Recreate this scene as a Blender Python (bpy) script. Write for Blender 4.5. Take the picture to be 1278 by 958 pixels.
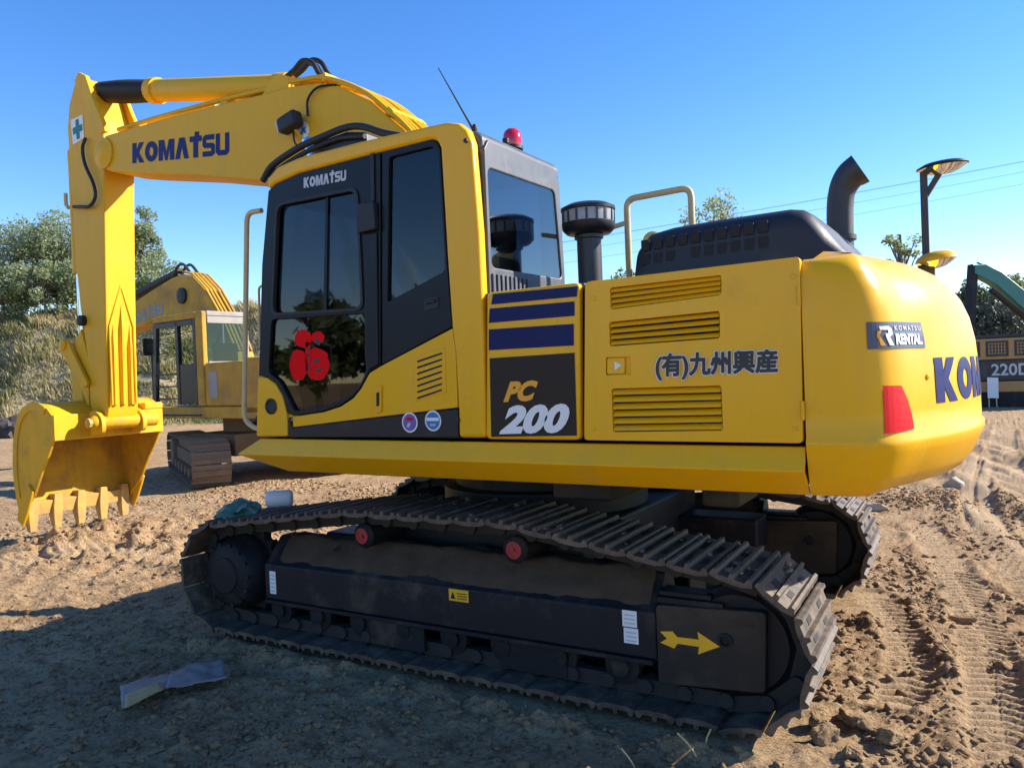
import bpy, bmesh, math, random
import numpy as np
from mathutils import Vector, Matrix

PI = math.pi
rnd = random.Random(7)
for o in list(bpy.data.objects):
    bpy.data.objects.remove(o, do_unlink=True)
scene = bpy.context.scene
COL = scene.collection

# ------------------------------------------------------------------ camera
FPX = 970.0
CAM = np.array([-2.655, 4.71, 1.66])
YAW, PITCH, ROLL = -1.019, -0.013, -0.039
_F = np.array([math.cos(YAW)*math.cos(PITCH), math.sin(YAW)*math.cos(PITCH), math.sin(PITCH)])
_R = np.array([math.sin(YAW), -math.cos(YAW), 0.0])
_U = np.cross(_R, _F)
_R2 = math.cos(ROLL)*_R + math.sin(ROLL)*_U
_U2 = -math.sin(ROLL)*_R + math.cos(ROLL)*_U
cam_d = bpy.data.cameras.new('camera')
cam = bpy.data.objects.new('camera', cam_d)
COL.objects.link(cam)
cam.matrix_world = Matrix(((_R2[0], _U2[0], -_F[0], CAM[0]), (_R2[1], _U2[1], -_F[1], CAM[1]),
                           (_R2[2], _U2[2], -_F[2], CAM[2]), (0, 0, 0, 1)))
cam_d.sensor_width = 36.0
cam_d.lens = FPX/1278.0*36.0
cam_d.clip_start = 0.05
cam_d.clip_end = 2000.0
scene.camera = cam

# ------------------------------------------------------------------ sky, sun, exposure
SUN_EL = math.radians(31.0)
SUN_TO = Vector((-0.76, -0.65, 0)).normalized()          # horizontal direction towards the sun
world = bpy.data.worlds.new('World')
scene.world = world
world.use_nodes = True
wn = world.node_tree
wn.nodes.clear()
w_out = wn.nodes.new('ShaderNodeOutputWorld')
w_bg = wn.nodes.new('ShaderNodeBackground')
w_sky = wn.nodes.new('ShaderNodeTexSky')
w_sky.sky_type = 'NISHITA'
w_sky.sun_disc = False
w_sky.sun_elevation = SUN_EL
w_sky.sun_rotation = math.atan2(SUN_TO.x, SUN_TO.y)
w_sky.altitude = 300.0
w_sky.air_density = 1.0
w_sky.dust_density = 0.0
w_sky.ozone_density = 2.6
w_hs = wn.nodes.new('ShaderNodeHueSaturation')
w_hs.inputs['Saturation'].default_value = 1.3
w_hs.inputs['Hue'].default_value = 0.511
wn.links.new(w_sky.outputs[0], w_hs.inputs['Color'])
wn.links.new(w_hs.outputs[0], w_bg.inputs['Color'])
wn.links.new(w_bg.outputs[0], w_out.inputs['Surface'])
w_bg.inputs['Strength'].default_value = 0.122
sun_d = bpy.data.lights.new('sun', 'SUN')
sun_d.energy = 4.6
sun_d.angle = math.radians(0.5)
sun_d.color = (1.0, 0.93, 0.83)
sun = bpy.data.objects.new('sun', sun_d)
COL.objects.link(sun)
sun.location = (-20, -17, 18)
_sd = Vector((-SUN_TO.x*math.cos(SUN_EL), -SUN_TO.y*math.cos(SUN_EL), -math.sin(SUN_EL)))
sun.rotation_euler = _sd.to_track_quat('-Z', 'Y').to_euler()
scene.view_settings.view_transform = 'Standard'
scene.view_settings.look = 'None'
scene.view_settings.gamma = 1.0
scene.view_settings.exposure = 1.12
scene.view_settings.use_curve_mapping = False
try:
    scene.cycles.max_bounces = 8
    scene.cycles.transparent_max_bounces = 16
except Exception:
    pass

# ------------------------------------------------------------------ photo pixel -> place
def ray(px, py):
    return _F + _R2*(px-639)/FPX + _U2*(479-py)/FPX
def un(px, py, ax, val):
    d = ray(px, py); i = 'xyz'.index(ax)
    return CAM + d*((val-CAM[i])/d[i])
def proj(p):
    d = np.asarray(p, float)-CAM; z = d @ _F
    return 639+FPX*(d @ _R2)/z, 479-FPX*(d @ _U2)/z
YS = 1.311                                  # left side plane of the big excavator
def S(px, py, y=YS):
    p = un(px, py, 'y', y); return (p[0], p[2])
def SP(l, y=YS):
    return [S(a, b, y) for a, b in l]

# ------------------------------------------------------------------ materials
MATS = {}
def mat(name, col, rough=0.5, metal=0.0, var=0.12, scale=6.0, bump=0.0, bscale=60.0, dirt=0.0,
        dirtcol=(0.20, 0.145, 0.095), dscale=3.0, coat=0.0, spec=0.5, rvar=0.1, dlow=None, emit=None, streak=0.0, wave=0.0):
    m = bpy.data.materials.new(name); m.use_nodes = True
    nt = m.node_tree; N = nt.nodes; L = nt.links
    b = N['Principled BSDF']
    tc0 = N.new('ShaderNodeTexCoord'); oi = N.new('ShaderNodeObjectInfo')
    vo = N.new('ShaderNodeVectorMath'); vo.operation = 'MULTIPLY_ADD'
    vo.inputs[1].default_value = (37.0, 19.0, 53.0)
    L.new(oi.outputs['Random'], vo.inputs[0]); L.new(tc0.outputs['Object'], vo.inputs[2])
    class _T: outputs = {'Object': vo.outputs[0]}
    tc = _T
    nz = N.new('ShaderNodeTexNoise'); nz.inputs['Scale'].default_value = scale
    nz.inputs['Detail'].default_value = 6.0
    L.new(tc.outputs['Object'], nz.inputs['Vector'])
    mx = N.new('ShaderNodeMix'); mx.data_type = 'RGBA'
    c = Vector(col)
    mx.inputs[6].default_value = (*[max(0, v*(1-var)) for v in c], 1)
    mx.inputs[7].default_value = (*[min(1, v*(1+var)) for v in c], 1)
    L.new(nz.outputs['Fac'], mx.inputs[0])
    out = mx.outputs[2]
    rr = N.new('ShaderNodeMapRange')
    rr.inputs[3].default_value = max(0.03, rough-rvar); rr.inputs[4].default_value = min(1, rough+rvar)
    L.new(nz.outputs['Fac'], rr.inputs[0])
    rout = rr.outputs[0]
    if dirt > 0:
        n2 = N.new('ShaderNodeTexNoise'); n2.inputs['Scale'].default_value = dscale
        n2.inputs['Detail'].default_value = 9.0; n2.inputs['Roughness'].default_value = 0.68
        L.new(tc.outputs['Object'], n2.inputs['Vector'])
        cr = N.new('ShaderNodeMapRange')
        cr.inputs[1].default_value = 0.62-0.3*dirt; cr.inputs[2].default_value = 0.80-0.2*dirt
        cr.inputs[3].default_value = 0.0; cr.inputs[4].default_value = min(1.0, 0.35+dirt*0.6)
        L.new(n2.outputs['Fac'], cr.inputs[0])
        m2 = N.new('ShaderNodeMix'); m2.data_type = 'RGBA'
        m2.inputs[7].default_value = (*dirtcol, 1)
        L.new(cr.outputs[0], m2.inputs[0]); L.new(out, m2.inputs[6])
        out = m2.outputs[2]
        m3 = N.new('ShaderNodeMix'); m3.data_type = 'FLOAT'
        m3.inputs[3].default_value = 0.9
        L.new(cr.outputs[0], m3.inputs[0]); L.new(rout, m3.inputs[2]); rout = m3.outputs[0]
    if streak > 0:
        mp = N.new('ShaderNodeMapping'); mp.inputs['Scale'].default_value = (9.0, 9.0, 0.8)
        L.new(tc.outputs['Object'], mp.inputs['Vector'])
        n4 = N.new('ShaderNodeTexNoise'); n4.inputs['Scale'].default_value = 1.6; n4.inputs['Detail'].default_value = 8.0
        n4.inputs['Roughness'].default_value = 0.7
        L.new(mp.outputs[0], n4.inputs['Vector'])
        c4 = N.new('ShaderNodeMapRange'); c4.inputs[1].default_value = 0.5; c4.inputs[2].default_value = 0.78; c4.inputs[4].default_value = streak
        L.new(n4.outputs['Fac'], c4.inputs[0])
        m4 = N.new('ShaderNodeMix'); m4.data_type = 'RGBA'; m4.inputs[7].default_value = (*dirtcol, 1)
        L.new(c4.outputs[0], m4.inputs[0]); L.new(out, m4.inputs[6]); out = m4.outputs[2]
        m5 = N.new('ShaderNodeMix'); m5.data_type = 'FLOAT'; m5.inputs[3].default_value = 0.8
        L.new(c4.outputs[0], m5.inputs[0]); L.new(rout, m5.inputs[2]); rout = m5.outputs[0]
    L.new(out, b.inputs['Base Color']); L.new(rout, b.inputs['Roughness'])
    b.inputs['Metallic'].default_value = metal
    b.inputs['Specular IOR Level'].default_value = spec
    b.inputs['Coat Weight'].default_value = coat
    b.inputs['Coat Roughness'].default_value = 0.12
    if emit:
        b.inputs['Emission Color'].default_value = (*emit, 1); b.inputs['Emission Strength'].default_value = 1
    if bump > 0:
        n3 = N.new('ShaderNodeTexNoise'); n3.inputs['Scale'].default_value = bscale
        n3.inputs['Detail'].default_value = 5.0
        L.new(tc.outputs['Object'], n3.inputs['Vector'])
        bp = N.new('ShaderNodeBump'); bp.inputs['Strength'].default_value = bump
        bp.inputs['Distance'].default_value = 0.01
        L.new(n3.outputs['Fac'], bp.inputs['Height']); L.new(bp.outputs[0], b.inputs['Normal'])
        if wave > 0:
            n5 = N.new('ShaderNodeTexNoise'); n5.inputs['Scale'].default_value = 3.0; n5.inputs['Detail'].default_value = 1.0
            L.new(tc.outputs['Object'], n5.inputs['Vector'])
            b2 = N.new('ShaderNodeBump'); b2.inputs['Strength'].default_value = wave; b2.inputs['Distance'].default_value = 0.02
            L.new(n5.outputs['Fac'], b2.inputs['Height']); L.new(b2.outputs[0], bp.inputs['Normal'])
    MATS[name] = m
    return m

def glass(name, tint, refl=1.0, rough=0.02, r0=0.04):
    m = bpy.data.materials.new(name); m.use_nodes = True
    nt = m.node_tree; N = nt.nodes; L = nt.links
    N.clear()
    o = N.new('ShaderNodeOutputMaterial')
    tr = N.new('ShaderNodeBsdfTransparent'); tr.inputs[0].default_value = (*tint, 1)
    gl = N.new('ShaderNodeBsdfGlossy'); gl.inputs['Roughness'].default_value = rough
    gl.inputs['Color'].default_value = (refl, refl, refl, 1)
    lw = N.new('ShaderNodeLayerWeight'); lw.inputs[0].default_value = 0.5
    pw = N.new('ShaderNodeMath'); pw.operation = 'POWER'; pw.inputs[1].default_value = 5.0
    L.new(lw.outputs['Facing'], pw.inputs[0])
    ma = N.new('ShaderNodeMath'); ma.operation = 'MULTIPLY_ADD'; ma.inputs[1].default_value = 1-r0; ma.inputs[2].default_value = r0
    L.new(pw.outputs[0], ma.inputs[0])
    mx = N.new('ShaderNodeMixShader')
    L.new(ma.outputs[0], mx.inputs[0]); L.new(tr.outputs[0], mx.inputs[1]); L.new(gl.outputs[0], mx.inputs[2])
    L.new(mx.outputs[0], o.inputs['Surface'])
    MATS[name] = m
    return m

YEL = (0.84, 0.425, 0.002)
mat('yellow', YEL, 0.30, var=0.06, scale=2.0, coat=0.05, spec=0.30, streak=0.22, wave=0.16, dirt=0.14, dirtcol=(0.50, 0.31, 0.08), dscale=4, rvar=0.10, bump=0.02, bscale=25)
mat('yellow_arm', (0.76, 0.40, 0.006), 0.48, spec=0.25, streak=0.35, var=0.05, scale=2.0, dirt=0.10, dirtcol=(0.46, 0.30, 0.10), dscale=4, bump=0.05, bscale=18)
mat('bucket_shade_dirt', (0.56, 0.30, 0.02), 0.7, spec=0.2, var=0.25, scale=5.0, dirt=0.62, dirtcol=(0.20, 0.125, 0.06), dscale=3, bump=0.4, bscale=16, streak=0.4)  # bucket yellow darkened for the shade inside it, with soil dirt on top
mat('yellow_bucket', (0.74, 0.39, 0.008), 0.55, spec=0.25, streak=0.4, var=0.10, scale=5.0, dirt=0.40, dirtcol=(0.36, 0.23, 0.10), dscale=3.2, bump=0.15, bscale=22)
mat('tooth_yellow', (0.55, 0.33, 0.06), 0.6, var=0.2, scale=9, dirt=0.72, dirtcol=(0.33, 0.22, 0.11), dscale=7, bump=.3, bscale=30)
mat('old_yellow', (0.52, 0.30, 0.035), 0.65, spec=0.2, var=0.25, scale=3.0, dirt=0.62, dirtcol=(0.24, 0.155, 0.085), dscale=1.9)
mat('old_mud', (0.21, 0.150, 0.102), 0.95, spec=0.1, var=0.35, scale=4, bump=0.4, bscale=12, dirt=0.4, dirtcol=(0.15, 0.105, 0.07), dscale=2)
mat('old_grey', (0.30, 0.28, 0.25), 0.6, var=0.2, scale=4.0, dirt=0.4, dscale=3)
mat('black_paint', (0.014, 0.015, 0.020), 0.4, spec=0.3, var=0.2, dirt=0.10, dscale=4, dirtcol=(0.10, 0.08, 0.06))
mat('cab_black', (0.009, 0.010, 0.014), 0.35, var=0.2, spec=0.22)
mat('hood_black', (0.022, 0.024, 0.032), 0.48, spec=0.35, var=0.2, dirt=0.18, dscale=3, dirtcol=(0.11, 0.10, 0.09), bump=0.05)
mat('grille_dark', (0.006, 0.006, 0.008), 0.7)
mat('grey_metal', (0.075, 0.08, 0.092), 0.45, var=0.2, scale=9, dirt=0.3, dirtcol=(0.15, 0.14, 0.125), dscale=8)
mat('frame_black', (0.013, 0.013, 0.017), 0.55, spec=0.25, var=0.3, dirt=0.30, dirtcol=(0.16, 0.115, 0.075), dscale=2.6, bump=0.1)
mat('plate_dusty', (0.026, 0.022, 0.019), 0.6, spec=0.25, var=0.3, scale=4, dirt=0.5, dirtcol=(0.115, 0.083, 0.052), dscale=2.2)
mat('mud', (0.080, 0.056, 0.038), 0.97, spec=0.1, var=0.45, scale=8, bump=0.6, bscale=30)
mat('shoe', (0.075, 0.056, 0.042), 0.55, var=0.35, scale=14, dirt=0.55, dirtcol=(0.24, 0.17, 0.11), dscale=9, bump=0.35, bscale=40, metal=0.2)
mat('shoe_dark', (0.02, 0.018, 0.016), 0.8)
mat('hub_dark', (0.012, 0.012, 0.015), 0.6, spec=0.25, var=0.3, dirt=0.3, dirtcol=(0.10, 0.075, 0.05), dscale=5, bump=0.2)
mat('roller_red', (0.36, 0.02, 0.025), 0.55, var=0.4, scale=30, dirt=0.3, dscale=20)
mat('rail_grey', (0.56, 0.43, 0.21), 0.45, var=0.2, scale=12, dirt=0.25, dirtcol=(0.36, 0.24, 0.12), dscale=10)
mat('chrome', (0.62, 0.62, 0.63), 0.18, metal=1.0)
mat('mirror', (0.85, 0.85, 0.85), 0.03, metal=1.0, var=0, rvar=0.0)
mat('rubber', (0.014, 0.014, 0.016), 0.6, var=0.3)
mat('boot', (0.016, 0.016, 0.022), 0.5, var=0.3)
mat('navy', (0.004, 0.008, 0.080), 0.4, var=0.05, spec=0.2)
mat('komatsu_blue', (0.006, 0.011, 0.115), 0.45, var=0.08, spec=0.2)
mat('print_black', (0.022, 0.014, 0.010), 0.45, var=0.15, spec=0.25)
mat('print_ink', (0.012, 0.012, 0.02), 0.4)
mat('white_print', (0.78, 0.78, 0.76), 0.5, var=0.04)
mat('grey_print', (0.5, 0.5, 0.52), 0.5, var=0.05)
mat('orange_print', (0.85, 0.36, 0.01), 0.45, var=0.04)
mat('sticker_grey', (0.085, 0.085, 0.12), 0.4, var=0.1)
mat('red_print', (0.80, 0.004, 0.006), 0.7, spec=0.1, var=0.12, scale=20)
mat('red_lens', (0.60, 0.008, 0.035), 0.15, coat=0.6, var=0.05)
mat('red_reflector', (0.85, 0.006, 0.02), 0.3, var=0.12, scale=30, spec=0.3)
mat('green_print', (0.01, 0.16, 0.16), 0.5)
mat('blue_sticker', (0.03, 0.17, 0.45), 0.45)
mat('violet_sticker', (0.14, 0.09, 0.38), 0.45, var=0.5, scale=60)
mat('yellow_print', (0.85, 0.44, 0.012), 0.5)
mat('seat_fabric', (0.014, 0.014, 0.018), 0.85)
mat('interior', (0.022, 0.022, 0.026), 0.7)
mat('exhaust', (0.035, 0.037, 0.045), 0.5, var=0.2, dirt=0.1)
mat('lamp_glass', (0.75, 0.75, 0.72), 0.1, coat=0.5)
mat('amber', (0.75, 0.5, 0.10), 0.3)
mat('clear_plastic', (0.35, 0.34, 0.34), 0.12, var=0.3, scale=30)
mat('wrap_plastic', (0.22, 0.205, 0.19), 0.5, spec=0.25, var=0.4, scale=20, bump=0.5, bscale=25)
mat('cardboard', (0.42, 0.29, 0.11), 0.7, var=0.35, scale=18)
mat('roll_white', (0.62, 0.62, 0.64), 0.55, var=0.1)
mat('bag_green', (0.05, 0.15, 0.11), 0.45, var=0.5, scale=14, bump=0.5, bscale=20)
mat('teal', (0.02, 0.17, 0.14), 0.4, var=0.25, dirt=0.25, dscale=2)
mat('dark_body', (0.022, 0.026, 0.032), 0.5, var=0.2, dirt=0.25, dscale=2)
mat('orange_body', (0.40, 0.22, 0.07), 0.5, var=0.2, dirt=0.3, dscale=2)
mat('shed_grey', (0.022, 0.025, 0.032), 0.75, var=0.25, scale=1.5)
mat('wood_pole', (0.20, 0.17, 0.14), 0.85, var=0.3)
mat('wire', (0.06, 0.07, 0.09), 0.6)
mat('bark', (0.16, 0.125, 0.095), 0.9, var=0.35, bump=0.6, bscale=14)
mat('stone', (0.24, 0.165, 0.105), 0.92, var=0.3, scale=9, bump=0.5, bscale=30)
mat('pale_stone', (0.40, 0.33, 0.25), 0.85, var=0.2, scale=5, bump=0.3)
mat('rubble_dark', (0.065, 0.052, 0.045), 0.9, var=0.4, scale=6, bump=0.5)
mat('stalk', (0.55, 0.42, 0.20), 0.8, var=0.2)
mat('plaster', (0.48, 0.42, 0.33), 0.85, var=0.15, scale=1.0)
mat('roof_tile', (0.22, 0.11, 0.07), 0.8, var=0.3)
glass('glass_side', (0.26, 0.27, 0.30), 1.0, .02, .035)
glass('glass_rear', (0.36, 0.40, 0.45), 1.0, 0.03, .11)
glass('glass_old', (0.40, 0.52, 0.47), 0.9, 0.06)

def leafmat(name, cols, trans=0.35):
    m = bpy.data.materials.new(name); m.use_nodes = True
    nt = m.node_tree; N = nt.nodes; L = nt.links
    b = N['Principled BSDF']
    at = N.new('ShaderNodeAttribute'); at.attribute_name = 'tone'
    cr = N.new('ShaderNodeValToRGB')
    e = cr.color_ramp.elements
    while len(e) < len(cols): e.new(0.5)
    for i, c in enumerate(cols):
        e[i].position = i/(len(cols)-1); e[i].color = (*c, 1)
    L.new(at.outputs['Fac'], cr.inputs[0])
    L.new(cr.outputs[0], b.inputs['Base Color'])
    b.inputs['Roughness'].default_value = 0.6
    b.inputs['Specular IOR Level'].default_value = 0.3
    tl = N.new('ShaderNodeBsdfTranslucent')
    L.new(cr.outputs[0], tl.inputs['Color'])
    ms = N.new('ShaderNodeMixShader'); ms.inputs[0].default_value = trans
    L.new(b.outputs[0], ms.inputs[1]); L.new(tl.outputs[0], ms.inputs[2])
    L.new(ms.outputs[0], N['Material Output'].inputs['Surface'])
    MATS[name] = m
leafmat('leaf_grey', [(0.14, 0.18, 0.08), (0.26, 0.31, 0.15), (0.42, 0.46, 0.27)], .5)
leafmat('leaf_green', [(0.09, 0.12, 0.04), (0.15, 0.19, 0.075), (0.25, 0.28, 0.13)], .45)
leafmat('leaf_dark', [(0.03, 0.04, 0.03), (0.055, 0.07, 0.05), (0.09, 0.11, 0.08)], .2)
leafmat('grass', [(0.16, 0.18, 0.065), (0.38, 0.34, 0.15), (0.62, 0.50, 0.29)], .5)

# ------------------------------------------------------------------ mesh helpers
def link(o, parent=None):
    COL.objects.link(o)
    if parent is not None: o.parent = parent
    return o
def tag(o, label=None, cat=None, group=None, kind=None):
    if label: o['label'] = label
    if cat: o['category'] = cat
    if group: o['group'] = group
    if kind: o['kind'] = kind
    return o
def empty(name, loc=(0, 0, 0), rz=0.0):
    o = bpy.data.objects.new(name, None)
    o.empty_display_size = 0.3
    o.location = loc; o.rotation_euler = (0, 0, rz)
    return link(o)

class MB:
    def __init__(s):
        s.v = []; s.f = []; s.m = []; s.cur = 0
    def add(s, vs, fs):
        n = len(s.v)
        s.v += [tuple(float(c) for c in p) for p in vs]
        for f in fs:
            s.f.append([i+n for i in f]); s.m.append(s.cur)
        return s
    def box(s, c, size, rot=None):
        hx, hy, hz = [a/2 for a in size]
        vs = [Vector((x, y, z)) for x in (-hx, hx) for y in (-hy, hy) for z in (-hz, hz)]
        if rot is not None: vs = [rot @ q for q in vs]
        vs = [q+Vector(c) for q in vs]
        return s.add(vs, [(0, 1, 3, 2), (4, 6, 7, 5), (0, 4, 5, 1), (2, 3, 7, 6), (0, 2, 6, 4), (1, 5, 7, 3)])
    def bb(s, x0, x1, y0, y1, z0, z1):
        return s.box(((x0+x1)/2, (y0+y1)/2, (z0+z1)/2), (abs(x1-x0), abs(y1-y0), abs(z1-z0)))
    def prism(s, poly, a, b, ax='y'):
        """poly: 2-D points in the plane across ax, extruded from a to b"""
        def P(q, t):
            if ax == 'y': return (q[0], t, q[1])
            if ax == 'x': return (t, q[0], q[1])
            return (q[0], q[1], t)
        n = len(poly)
        vs = [P(q, a) for q in poly]+[P(q, b) for q in poly]
        fs = [tuple(range(n))[::-1], tuple(range(n, 2*n))]
        for i in range(n):
            j = (i+1) % n; fs.append((i, j, n+j, n+i))
        return s.add(vs, fs)
    def tube(s, pts, r, n=10, closed=False, caps=True):
        pts = [Vector(p) for p in pts]; m = len(pts)
        rs = r if isinstance(r, (list, tuple)) else [r]*m
        up = None; rings = []
        for i, p in enumerate(pts):
            a = pts[max(i-1, 0)]; b = pts[min(i+1, m-1)]
            t = (b-a).normalized()
            if up is None:
                up = Vector((0, 0, 1)) if abs(t.z) < 0.9 else Vector((1, 0, 0))
            u = (up-t*up.dot(t))
            if u.length < 1e-4: u = t.orthogonal()
            u.normalize(); w = t.cross(u); up = u
            rings.append([p+(u*math.cos(2*PI*k/n)+w*math.sin(2*PI*k/n))*rs[i] for k in range(n)])
        vs = [q for rg in rings for q in rg]; fs = []
        for i in range(m-1):
            for k in range(n):
                k2 = (k+1) % n
                fs.append((i*n+k, i*n+k2, (i+1)*n+k2, (i+1)*n+k))
        if caps:
            fs.append(tuple(range(n))[::-1]); fs.append(tuple(range((m-1)*n, m*n)))
        return s.add(vs, fs)
    def lathe(s, prof, c, axis=(0, 0, 1), n=28):
        """prof: (radius, height along axis)"""
        ax = Vector(axis).normalized()
        u = ax.orthogonal().normalized(); w = ax.cross(u); c = Vector(c)
        vs = []
        for r, h in prof:
            for k in range(n):
                a = 2*PI*k/n
                vs.append(c+ax*h+(u*math.cos(a)+w*math.sin(a))*max(r, 1e-4))
        fs = []
        for i in range(len(prof)-1):
            for k in range(n):
                k2 = (k+1) % n
                fs.append((i*n+k, i*n+k2, (i+1)*n+k2, (i+1)*n+k))
        if prof[0][0] > 1e-3: fs.append(tuple(range(n))[::-1])
        if prof[-1][0] > 1e-3: fs.append(tuple(range((len(prof)-1)*n, len(prof)*n)))
        return s.add(vs, fs)
    def grid(s, rows):
        """rows: list of equally long lists of points"""
        nr, nc = len(rows), len(rows[0])
        vs = [p for r in rows for p in r]
        fs = [(i*nc+j, i*nc+j+1, (i+1)*nc+j+1, (i+1)*nc+j) for i in range(nr-1) for j in range(nc-1)]
        return s.add(vs, fs)
    def mesh(s, name, mats):
        me = bpy.data.meshes.new(name)
        me.from_pydata(s.v, [], s.f)
        if not isinstance(mats, (list, tuple)): mats = [mats]
        for q in mats: me.materials.append(MATS[q] if isinstance(q, str) else q)
        if len(mats) > 1: me.polygons.foreach_set('material_index', s.m)
        bm = bmesh.new(); bm.from_mesh(me)
        bmesh.ops.recalc_face_normals(bm, faces=bm.faces)
        bm.to_mesh(me); bm.free()
        return me
    def build(s, name, mats, parent=None, bevel=0.0, seg=2, smooth=None):
        me = s.mesh(name, mats)
        return finish(name, me, parent, bevel, seg, smooth)
def finish(name, me, parent=None, bevel=0.0, seg=2, smooth=None):
    o = bpy.data.objects.new(name, me)
    if smooth or bevel:
        me.polygons.foreach_set('use_smooth', [True]*len(me.polygons))
        me.set_sharp_from_angle(angle=math.radians(smooth or 38))
    if bevel:
        b = o.modifiers.new('bevel', 'BEVEL'); b.width = bevel; b.segments = seg
        b.limit_method = 'ANGLE'; b.angle_limit = math.radians(36); b.use_clamp_overlap = True
        b.harden_normals = True
    me.update()
    return link(o, parent)

def plate_holes(name, outer, holes, a, b, mats, parent, ax='y', bevel=0.0):
    """flat plate with openings"""
    bm = bmesh.new()
    def P(q):
        return (q[0], a, q[1]) if ax == 'y' else (a, q[0], q[1])
    es = []
    for lp in [outer]+list(holes):
        vs = [bm.verts.new(P(q)) for q in lp]
        for i in range(len(vs)): es.append(bm.edges.new((vs[i], vs[(i+1) % len(vs)])))
    bmesh.ops.triangle_fill(bm, use_beauty=True, use_dissolve=True, edges=es)
    g = bmesh.ops.extrude_face_region(bm, geom=list(bm.faces))
    d = Vector((0, b-a, 0)) if ax == 'y' else Vector((b-a, 0, 0))
    bmesh.ops.translate(bm, verts=[q for q in g['geom'] if isinstance(q, bmesh.types.BMVert)], vec=d)
    bmesh.ops.recalc_face_normals(bm, faces=bm.faces)
    me = bpy.data.meshes.new(name); bm.to_mesh(me); bm.free()
    me.materials.append(MATS[mats])
    return finish(name, me, parent, bevel, 2, 35)

def rpoly(pts, r, n=4):
    """round the corners of a polygon"""
    out = []; m = len(pts)
    for i in range(m):
        p0 = Vector(pts[i-1]); p1 = Vector(pts[i]); p2 = Vector(pts[(i+1) % m])
        a = p0-p1; b = p2-p1
        rr = min(r, a.length*0.45, b.length*0.45)
        q0 = p1+a.normalized()*rr; q2 = p1+b.normalized()*rr
        for k in range(n+1):
            t = k/n
            q = q0*(1-t)**2+p1*2*t*(1-t)+q2*t*t
            out.append((q.x, q.y))
    return out
def spline(pts, n=8):
    """Catmull-Rom through 3-D points"""
    P = [Vector(p) for p in pts]; P = [P[0]*2-P[1]]+P+[P[-1]*2-P[-2]]
    out = []
    for i in range(1, len(P)-2):
        for k in range(n):
            t = k/n
            out.append(0.5*((2*P[i])+(P[i+1]-P[i-1])*t+(2*P[i-1]-5*P[i]+4*P[i+1]-P[i+2])*t*t
                            + (3*P[i]-P[i-1]-3*P[i+1]+P[i+2])*t**3))
    out.append(P[-2])
    return out

# ------------------------------------------------------------------ lettering
GL = {
 'K': (0.95, [[(0,0),(.36,0),(.36,.34),(.6,0),(1,0),(.58,.52),(.97,1),(.58,1),(.36,.66),(.36,1),(0,1)]]),
 'O': (1.0, 'ring'),
 'M': (1.18, [[(0,0),(.28,0),(.28,.56),(.42,0),(.58,0),(.72,.56),(.72,0),(1,0),(1,1),(.66,1),(.5,.42),(.34,1),(0,1)]]),
 'A': (1.0, [[(0,0),(.34,0),(.5,.56),(.66,0),(1,0),(.70,1),(.30,1)]]),
 'T': (0.85, [[(.30,0),(.70,0),(.70,.74),(1,.74),(1,1),(.78,1),(.78,1.2),(.42,1.2),(.42,1),(0,1),(0,.74),(.30,.74)]]),
 'S': (0.85, [[(0,0),(.78,0),(1,.12),(1,.5),(.85,.61),(.3,.63),(.3,.76),(.95,.76),(.95,1),(.22,1),(0,.88),(0,.5),(.15,.39),(.7,.37),(.7,.24),(0,.24)]]),
 'U': (0.9, [[(.2,0),(.8,0),(1,.15),(1,1),(.69,1),(.69,.24),(.31,.24),(.31,1),(0,1),(0,.15)]]),
}
def logo(word='KOMATSU', gap=0.055):
    vs, fs, x = [], [], 0.0
    for ch in word:
        w, g = GL[ch]
        if g == 'ring':
            n = 22; b = len(vs)
            for k in range(n):
                a = 2*PI*k/n
                vs += [(x+w*(.5+.5*math.cos(a)), .5+.5*math.sin(a)), (x+w*(.5+.16*math.cos(a)), .5+.22*math.sin(a))]
            for k in range(n):
                k2 = (k+1) % n; fs.append((b+2*k, b+2*k2, b+2*k2+1, b+2*k+1))
        else:
            for poly in g:
                b = len(vs); vs += [(x+w*p, q) for p, q in poly]; fs.append(tuple(range(b, b+len(poly))))
        x += w+gap
    x -= gap
    return [(p/x, q) for p, q in vs], fs            # x 0..1, y 0..1(.2)
def font_text(s, offset=0.0, shear=0.0, spacing=1.0, norm=True):
    c = bpy.data.curves.new('t', 'FONT'); c.body = s; c.size = 1; c.offset = offset; c.shear = shear
    c.space_character = spacing; c.resolution_u = 4
    o = bpy.data.objects.new('t', c); COL.objects.link(o)
    me = bpy.data.meshes.new_from_object(o)
    vs = [(v.co.x, v.co.y) for v in me.vertices]; fs = [tuple(p.vertices) for p in me.polygons]
    bpy.data.objects.remove(o); bpy.data.curves.remove(c); bpy.data.meshes.remove(me)
    if norm and vs:
        x0 = min(v[0] for v in vs); x1 = max(v[0] for v in vs); y0 = min(v[1] for v in vs); y1 = max(v[1] for v in vs)
        vs = [((a-x0)/(x1-x0), (b-y0)/(y1-y0)) for a, b in vs]
    return vs, fs
def pad(vs, k, ky=None):
    ky = k if ky is None else ky
    return [(-k+v[0]*(1+2*k), -ky+v[1]*(1+2*ky)) for v in vs]
def quad3(c00, c10, c11, c01):
    c00, c10, c11, c01 = [Vector(q) for q in (c00, c10, c11, c01)]
    return lambda a, b: c00*(1-a)*(1-b)+c10*a*(1-b)+c11*a*b+c01*(1-a)*b
def pxquad(y, bl, br, tr, tl):
    return quad3(*[un(*q, 'y', y) for q in (bl, br, tr, tl)])
def decal(name, vf, Q, m, parent):
    vs, fs = vf
    mb = MB(); mb.add([Q(a, b) for a, b in vs], fs)
    return mb.build(name, m, parent)
RECT = ([(0, 0), (1, 0), (1, 1), (0, 1)], [(0, 1, 2, 3)])
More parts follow.
